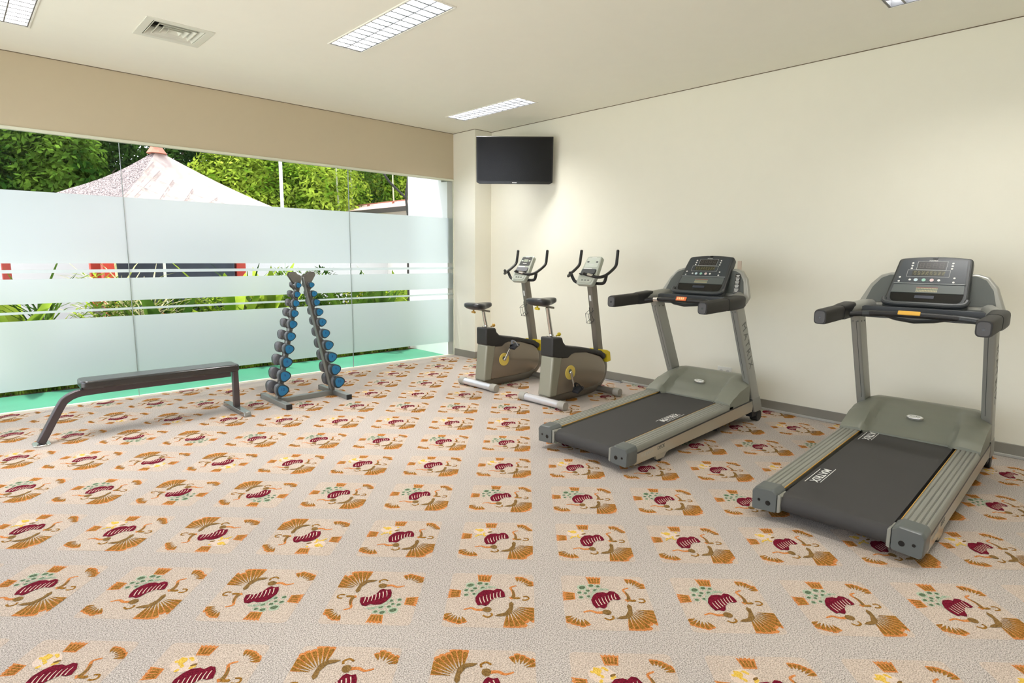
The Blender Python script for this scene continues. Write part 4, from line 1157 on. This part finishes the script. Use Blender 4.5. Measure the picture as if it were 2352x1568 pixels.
# the thatched pavilion
def pavilion():
    t = thing('thatched_pavilion', (3.0, 12.4, 0), 'garden pavilion with pale thatched roof and red posts', 'pavilion')
    ox, oy = 3.0, 12.4
    A = Vector((2.94-ox, 12.5-oy, 3.30))
    corners = [Vector((1.50-ox, 12.6-oy, 2.48)), Vector((2.18-ox, 11.55-oy, 2.36)), Vector((5.05-ox, 12.1-oy, 2.32)), Vector((4.0-ox, 14.0-oy, 2.4))]
    n = 10; m = MB()
    def edge(c, t_, sag):
        p = A + (c - A)*t_; p.z -= sag*sin(pi*min(1, t_))*.5; return p
    sags = [.16, .10, .10, .1]
    R = []
    for k in range(n+1):
        tt = .03 + (k/n)*1.45
        R.append([edge(corners[i], tt, sags[i]) for i in range(4)])
    faces = []
    for k in range(n):
        for i in range(4):
            j = (i+1) % 4; S = 8
            for q in range(S):
                a, b = q/S, (q+1)/S
                m.add([R[k][i].lerp(R[k][j], a), R[k][i].lerp(R[k][j], b), R[k+1][i].lerp(R[k+1][j], b), R[k+1][i].lerp(R[k+1][j], a)], [(0,1,2,3)], 1 if i == 0 else 0)
    def thatch(name, c1, c2, sc):
        mm = bpy.data.materials.new(name); mm.use_nodes = True; nt = mm.node_tree; b = nt.nodes['Principled BSDF']
        b.inputs['Roughness'].default_value = .95
        tc = nt.nodes.new('ShaderNodeTexCoord'); mp = nt.nodes.new('ShaderNodeMapping'); mp.inputs['Scale'].default_value = sc
        nn = nt.nodes.new('ShaderNodeTexNoise'); nn.inputs['Scale'].default_value = 1.0; nn.inputs['Detail'].default_value = 5
        rr = nt.nodes.new('ShaderNodeValToRGB'); rr.color_ramp.elements[0].position = .4; rr.color_ramp.elements[1].position = .6
        rr.color_ramp.elements[0].color = c1; rr.color_ramp.elements[1].color = c2
        nt.links.new(tc.outputs['Object'], mp.inputs['Vector']); nt.links.new(mp.outputs[0], nn.inputs['Vector'])
        nt.links.new(nn.outputs['Fac'], rr.inputs['Fac']); nt.links.new(rr.outputs[0], b.inputs['Base Color'])
        bp = nt.nodes.new('ShaderNodeBump'); bp.inputs['Strength'].default_value = .4; nt.links.new(nn.outputs['Fac'], bp.inputs['Height']); nt.links.new(bp.outputs[0], b.inputs['Normal'])
        return mm
    roof = m.build('thatched_roof', [thatch('thatch_pale', rgb(164, 148, 140), rgb(186, 170, 160), (7, 7, 9)), thatch('thatch_strands', rgb(70, 62, 64), rgb(156, 142, 138), (45, 45, 5))], t, recalc=False, sharp=25)
    # mat seams on the right hand slope
    sm = MB(); Lc, Rc = corners[1], corners[2]
    def on(u, v):      # u across 0..1, v down
        a = edge(Lc, v, .10); b = edge(Rc, v, .10); p = a.lerp(b, u); p.y -= .012; p.z += .012; return p
    def seam(p0, p1, w):
        d = (p1-p0).normalized(); nrm = Vector((-.2, -.6, .8)); s_ = d.cross(nrm).normalized()*w
        sm.add([p0-s_, p1-s_, p1+s_, p0+s_], [(0,1,2,3)])
    for k in range(6):
        v0 = .27 + .16*k
        a = on(.02 + .055*k, v0); b = on(.0 if k < 2 else .10*(k-1), min(1.4, v0 + .6))
        # long seams descend to the lower left, short ones cross them
        top = on(min(.95, .10+.13*k), .22 + .15*k); bot = on(max(.0, .0 + .135*(k-.6)), 1.02)
        for q in range(3):
            p0 = top.lerp(bot, q/3+.02); p1 = top.lerp(bot, (q+.85)/3); seam(p0, p1, .006 if q else .009)
        for q in range(2):
            p0 = top.lerp(bot, .3+.35*q); p1 = p0 + (on(.9, 1.0)-on(.1, .2)).normalized()*.22; p1.z = max(p1.z, 2.3)
            seam(p0, p1, .0035)
    sm.build('mat_seams', mat('seam_grey', rgb(120, 108, 106), .9), roof, recalc=False, smooth=False)
    f = MB().lo = None
    fm = MB()
    fm.tube([A + Vector((0,0,-.06)), A + Vector((0,0,.0)), A + Vector((0,0,.05)), A + Vector((0,0,.13)), A + Vector((0,0,.2))], [.17, .13, .10, .12, .05], 8)
    fm.build('finial', mat('terracotta', rgb(196, 120, 98), .8, bump=.3, bscale=60), t, smooth=False)
    M_red = mat('red_post', rgb(206, 66, 46), .5)
    for x, y in ((1.84, 11.2), (2.07, 13.9), (4.17, 12.2), (4.55, 13.9)):
        MB().box(x-ox-.09, x-ox+.09, y-oy-.09, y-oy+.09, -.02, 2.2).build('post', M_red, t, bev=.01)
    MB().box(1.96-ox, 4.3-ox, 11.5-oy, 13.9-oy, -.02, .42).build('platform', mat('platform_dark', rgb(70, 58, 50), .7), t)
    MB().box(1.99-ox, 3.90-ox, 11.65-oy, 11.9-oy, .42, 1.42).box(2.35-ox, 3.9-ox, 11.9-oy, 13.6-oy, .42, 1.5).build('daybed', mat('navy_canvas', rgb(52, 58, 68), .8, var=.1), t, bev=.03)
    MB().tube([(2.66-ox, 11.35-oy, 0), (2.66-ox, 11.35-oy, 2.2)], .022, 8).build('pale_pole', M_trimw, t)
pavilion()
# separate red post far left
rp = thing('red_post', (.585, 10.8, 0), 'dark red post outside at the far left edge of the window', 'post')
MB().box(-.05, .05, -.05, .05, -.004, 2.2).build('shaft', mat('red_post_dark', rgb(166, 60, 50), .6), rp, bev=.01)
MB().box(-.13, .13, -.13, .13, -.004, .12).build('plinth', mat('plinth_stone', rgb(150, 140, 130), .8), rp, bev=.01)
fp = thing('white_pole', (4.16, 10.0, 0), 'tall thin white pole outside, right of the thatched roof', 'pole')
MB().tube([(0,0,-.004),(0,0,4.6)], .027, 12).build('shaft', mat('white_pole', rgb(232, 236, 226), .5), fp)
MB().tube([(0,0,-.004),(0,0,.03)], .08, 12).build('base_plate', M_sil, fp)
MB().ball((0,0,4.63), .045).build('cap', M_sil, fp)
# building with the terracotta roof to the right
hb = thing('garden_house', (10.4, 17.0, 0), 'low building with pinkish roof behind the outer wall', 'building')
rx = lambda a: a-10.4
MB().prism([(rx(9.15), 2.80), (rx(10.02), 3.10), (rx(11.5), 2.9), (rx(11.5), 2.8), (rx(10.02), 3.0), (rx(9.15), 2.70)], 'y', -5.0, 5.0).build('roof', mat('pink_tiles', rgb(226, 190, 174), .8, var=.05), hb)
MB().box(rx(9.1), rx(9.2), -5.0, 5.0, 2.66, 2.78).build('gutter', mat('gutter_dark', rgb(60, 54, 50), .6), hb)
MB().box(rx(9.5), rx(11.3), -4.9, 4.9, -.02, 2.8).build('wall', mat('house_wall', rgb(226, 222, 214), .8), hb)
rl = MB()
for k in range(7): 
    y = -4.6+1.4*k; rl.box(rx(9.6)-.03, rx(9.6)+.03, y-.03, y+.03, 2.9, 3.02)
rl.box(rx(9.6)-.02, rx(9.6)+.02, -4.7, 4.7, 3.0, 3.03).build('roof_rail', mat('rail_rust', rgb(150, 96, 78), .7), hb)

# trees
def tree(x, y, h, rx_, rz_, cz, m, seed, label, n=4200, ls=.17, trunk=True, pale=False):
    r = random.Random(seed); t = thing('tree', (x, y, -.02), label, 'tree', group='trees behind the garden wall')
    lobes = [(r.uniform(-.6,.6)*rx_, r.uniform(-.5,.5)*rx_, cz + r.uniform(-.6,.6)*rz_, r.uniform(.38,.62)) for _ in range(9)] + [(0,0,cz,.75)]
    mb = MB(); V = []; F = []
    for i in range(n):
        l = lobes[r.randrange(len(lobes))]
        a = r.uniform(0, 2*pi); c = r.uniform(-1, 1); s_ = math.sqrt(1-c*c); rr = l[3]*r.uniform(.72, 1.08)
        p = Vector((l[0] + rx_*rr*s_*cos(a), l[1] + rx_*rr*s_*sin(a), l[2] + rz_*rr*c))
        nrm = Vector((s_*cos(a), s_*sin(a), c+.6)).normalized() + Vector((r.uniform(-.7,.7), r.uniform(-.7,.7), r.uniform(-.7,.7)))
        nrm.normalize(); u = nrm.orthogonal().normalized(); w = nrm.cross(u); an = r.uniform(0, 2*pi)
        u2 = u*cos(an)+w*sin(an); w2 = nrm.cross(u2); s1 = ls*r.uniform(.6,1.3); s2 = s1*.45
        o = len(V); V += [p-u2*s1, p-w2*s2, p+u2*s1, p+w2*s2]; F.append((o, o+1, o+2, o+3))
    mb.add(V, F); fo = mb.build('foliage', m, t, recalc=False, smooth=False)
    tm = MB(); bk = M_pbark if pale else M_bark
    tp = smooth_path([(0,0,0), (r.uniform(-.15,.15), r.uniform(-.1,.1), cz*.5), (0,0,cz)], 4)
    tm.tube(tp, [(.15 if not pale else .05)*(1-.5*k/len(tp)) for k in range(len(tp))], 8)
    for l in lobes[:6]:
        tm.tube([(0,0,cz*.55), (l[0]*.5, l[1]*.5, l[2]*.8), (l[0], l[1], l[2])], [.06, .04, .015], 6)
    tm.build('trunk', bk, t)
    return t
TR = [(.2, 19.5, 8, 2.3, 3.2, 3.6, L_dark, 'dark tree at the left edge above the frosted glass'),
      (2.6, 20.5, 8, 2.3, 3.0, 3.8, L_dark, 'dark leafy tree just left of the thatched roof'),
      (1.5, 18.0, 6, 1.4, 1.9, 2.9, L_mid, 'mid green shrub tree left of the thatched roof'),
      (5.0, 21.5, 8, 2.4, 3.2, 3.8, L_dark, 'dark tree directly behind the roof finial'),
      (6.6, 18.5, 6, 1.5, 2.2, 3.0, L_bri, 'bright yellow green tree left of the white pole'),
      (7.9, 20.5, 8, 2.0, 3.0, 3.2, L_mid, 'mid green tree behind the white pole'),
      (8.7, 18.2, 6, 1.5, 2.1, 2.9, L_bri, 'bright yellow green tree right of the white pole'),
      (10.6, 21.0, 8, 2.2, 3.2, 3.7, L_mid, 'green tree behind the second glass joint'),
      (12.6, 21.5, 8, 2.0, 2.6, 4.2, L_bri, 'sunlit tree above the pinkish roof'),
      (14.8, 21.0, 8, 2.3, 3.1, 4.0, L_mid, 'green tree at the right end of the clear glass'),
      (3.8, 24.5, 10, 3.0, 3.6, 5.2, L_dark, 'tall dark tree far behind the thatched roof'),
      (9.2, 25.5, 10, 3.0, 3.8, 5.2, L_dark, 'tall dark tree far behind the bright trees'),
      (13.6, 25.5, 10, 3.2, 3.8, 5.6, L_dark, 'tall dark tree far behind the pinkish roof'),
      (17.0, 25.0, 10, 3.0, 3.8, 5.2, L_dark, 'tall dark tree far to the right behind the wall')]
for i, (x, y, h, a, b, cz, m, lb) in enumerate(TR):
    tree(x, y, h, a, b, cz, m, 50+i, lb, n=13000 if y < 22 else 9000, ls=.085 if y < 22 else .15)
# thin pale stems in front of the trees
for i, (x, y, lb) in enumerate([(8.9, 17.2, 'thin pale stem of a young tree, left of the second glass joint'), (9.6, 17.6, 'thinner pale stem beside the second glass joint'), (11.4, 18.0, 'slender pale stem above the pinkish roof')]):
    t = thing('young_tree', (x, y, -.02), lb, 'tree')
    P = smooth_path([(0,0,0),(.05,0,2.2),(-.03,0,4.0),(.04,0,5.6)], 4)
    MB().tube(P, .028, 6).build('trunk', M_pbark, t)
    mb = MB(); r = random.Random(90+i)
    for k in range(260):
        a = r.uniform(0, 2*pi); z = r.uniform(4.6, 6.2); rr = r.uniform(0, .7)
        blade(mb, (rr*cos(a), rr*sin(a), z), (cos(a), sin(a)), .22, .035, .4, 2, .3)
    mb.build('foliage', L_bri, t, recalc=False, smooth=False)
# bare branch beside the outer wall
bb = thing('bare_tree', (5.72, 8.62, -.01), 'dark bare trunk beside the outer white wall', 'tree')
MB().tube(smooth_path([(0,0,0),(.0,0,1.2),(.02,0,2.0),(-.02,.0,2.45),(.03,0,2.8),(.0,0,3.4)], 4), .022, 8).tube(smooth_path([(-.02,0,2.42),(-.16,0,2.52),(-.34,0,2.66),(-.46,.05,2.85),(-.6,.1,3.1)], 4), .018, 6).build('trunk', mat('dark_bark', rgb(62, 58, 54), .9), bb)
mb = MB(); r = random.Random(5)
for k in range(60):
    a = r.uniform(0, 2*pi); blade(mb, (-.3+r.uniform(-.3,.3), r.uniform(-.2,.2), 3.2+r.uniform(0,.4)), (cos(a), sin(a)), .2, .03, .4, 3, .4)
mb.build('foliage', L_mid, bb, recalc=False, smooth=False)

# ------------------------------------------------------------------ light
w = bpy.data.worlds.new('World'); SC.world = w; w.use_nodes = True
nt = w.node_tree; bg = nt.nodes['Background']
bg.inputs['Color'].default_value = (.86, .89, 1.0, 1); bg.inputs['Strength'].default_value = 2.6
sun = bpy.data.lights.new('sun', 'SUN'); sun.energy = 4.0; sun.angle = rad(3); sun.color = (1, .95, .85)
so = bpy.data.objects.new('sun', sun); COL.objects.link(so)
so.rotation_euler = (-Vector((-.25, .20, .95))).to_track_quat('-Z', 'Y').to_euler()

# ------------------------------------------------------------------ camera
F_, yaw, pit, rol = 1357.3, rad(46.477), rad(8.159), rad(.539)
f = Vector((cos(yaw)*cos(pit), sin(yaw)*cos(pit), -sin(pit)))
r = Vector((sin(yaw), -cos(yaw), 0)); u = r.cross(f)
r2 = r*cos(rol) + u*sin(rol); u2 = u*cos(rol) - r*sin(rol)
cam = bpy.data.cameras.new('camera'); co = bpy.data.objects.new('camera', cam); COL.objects.link(co)
Mx = Matrix((r2, u2, -f)).transposed().to_4x4(); Mx.translation = Vector((0, 0, 1.45)); co.matrix_world = Mx
cam.sensor_width = 36; cam.lens = F_/2352*36; cam.clip_start = .05
SC.camera = co

SC.view_settings.view_transform = 'Standard'; SC.view_settings.look = 'None'
SC.view_settings.exposure = 0.48; SC.view_settings.gamma = 1.0
SC.view_settings.use_curve_mapping = False
SC.cycles.max_bounces = 6; SC.cycles.diffuse_bounces = 4; SC.cycles.glossy_bounces = 3; SC.cycles.transparent_max_bounces = 10
SC.cycles.use_adaptive_sampling = True; SC.cycles.adaptive_threshold = 0.05; SC.cycles.caustics_reflective = False; SC.cycles.caustics_refractive = False; SC.cycles.sample_clamp_indirect = 6
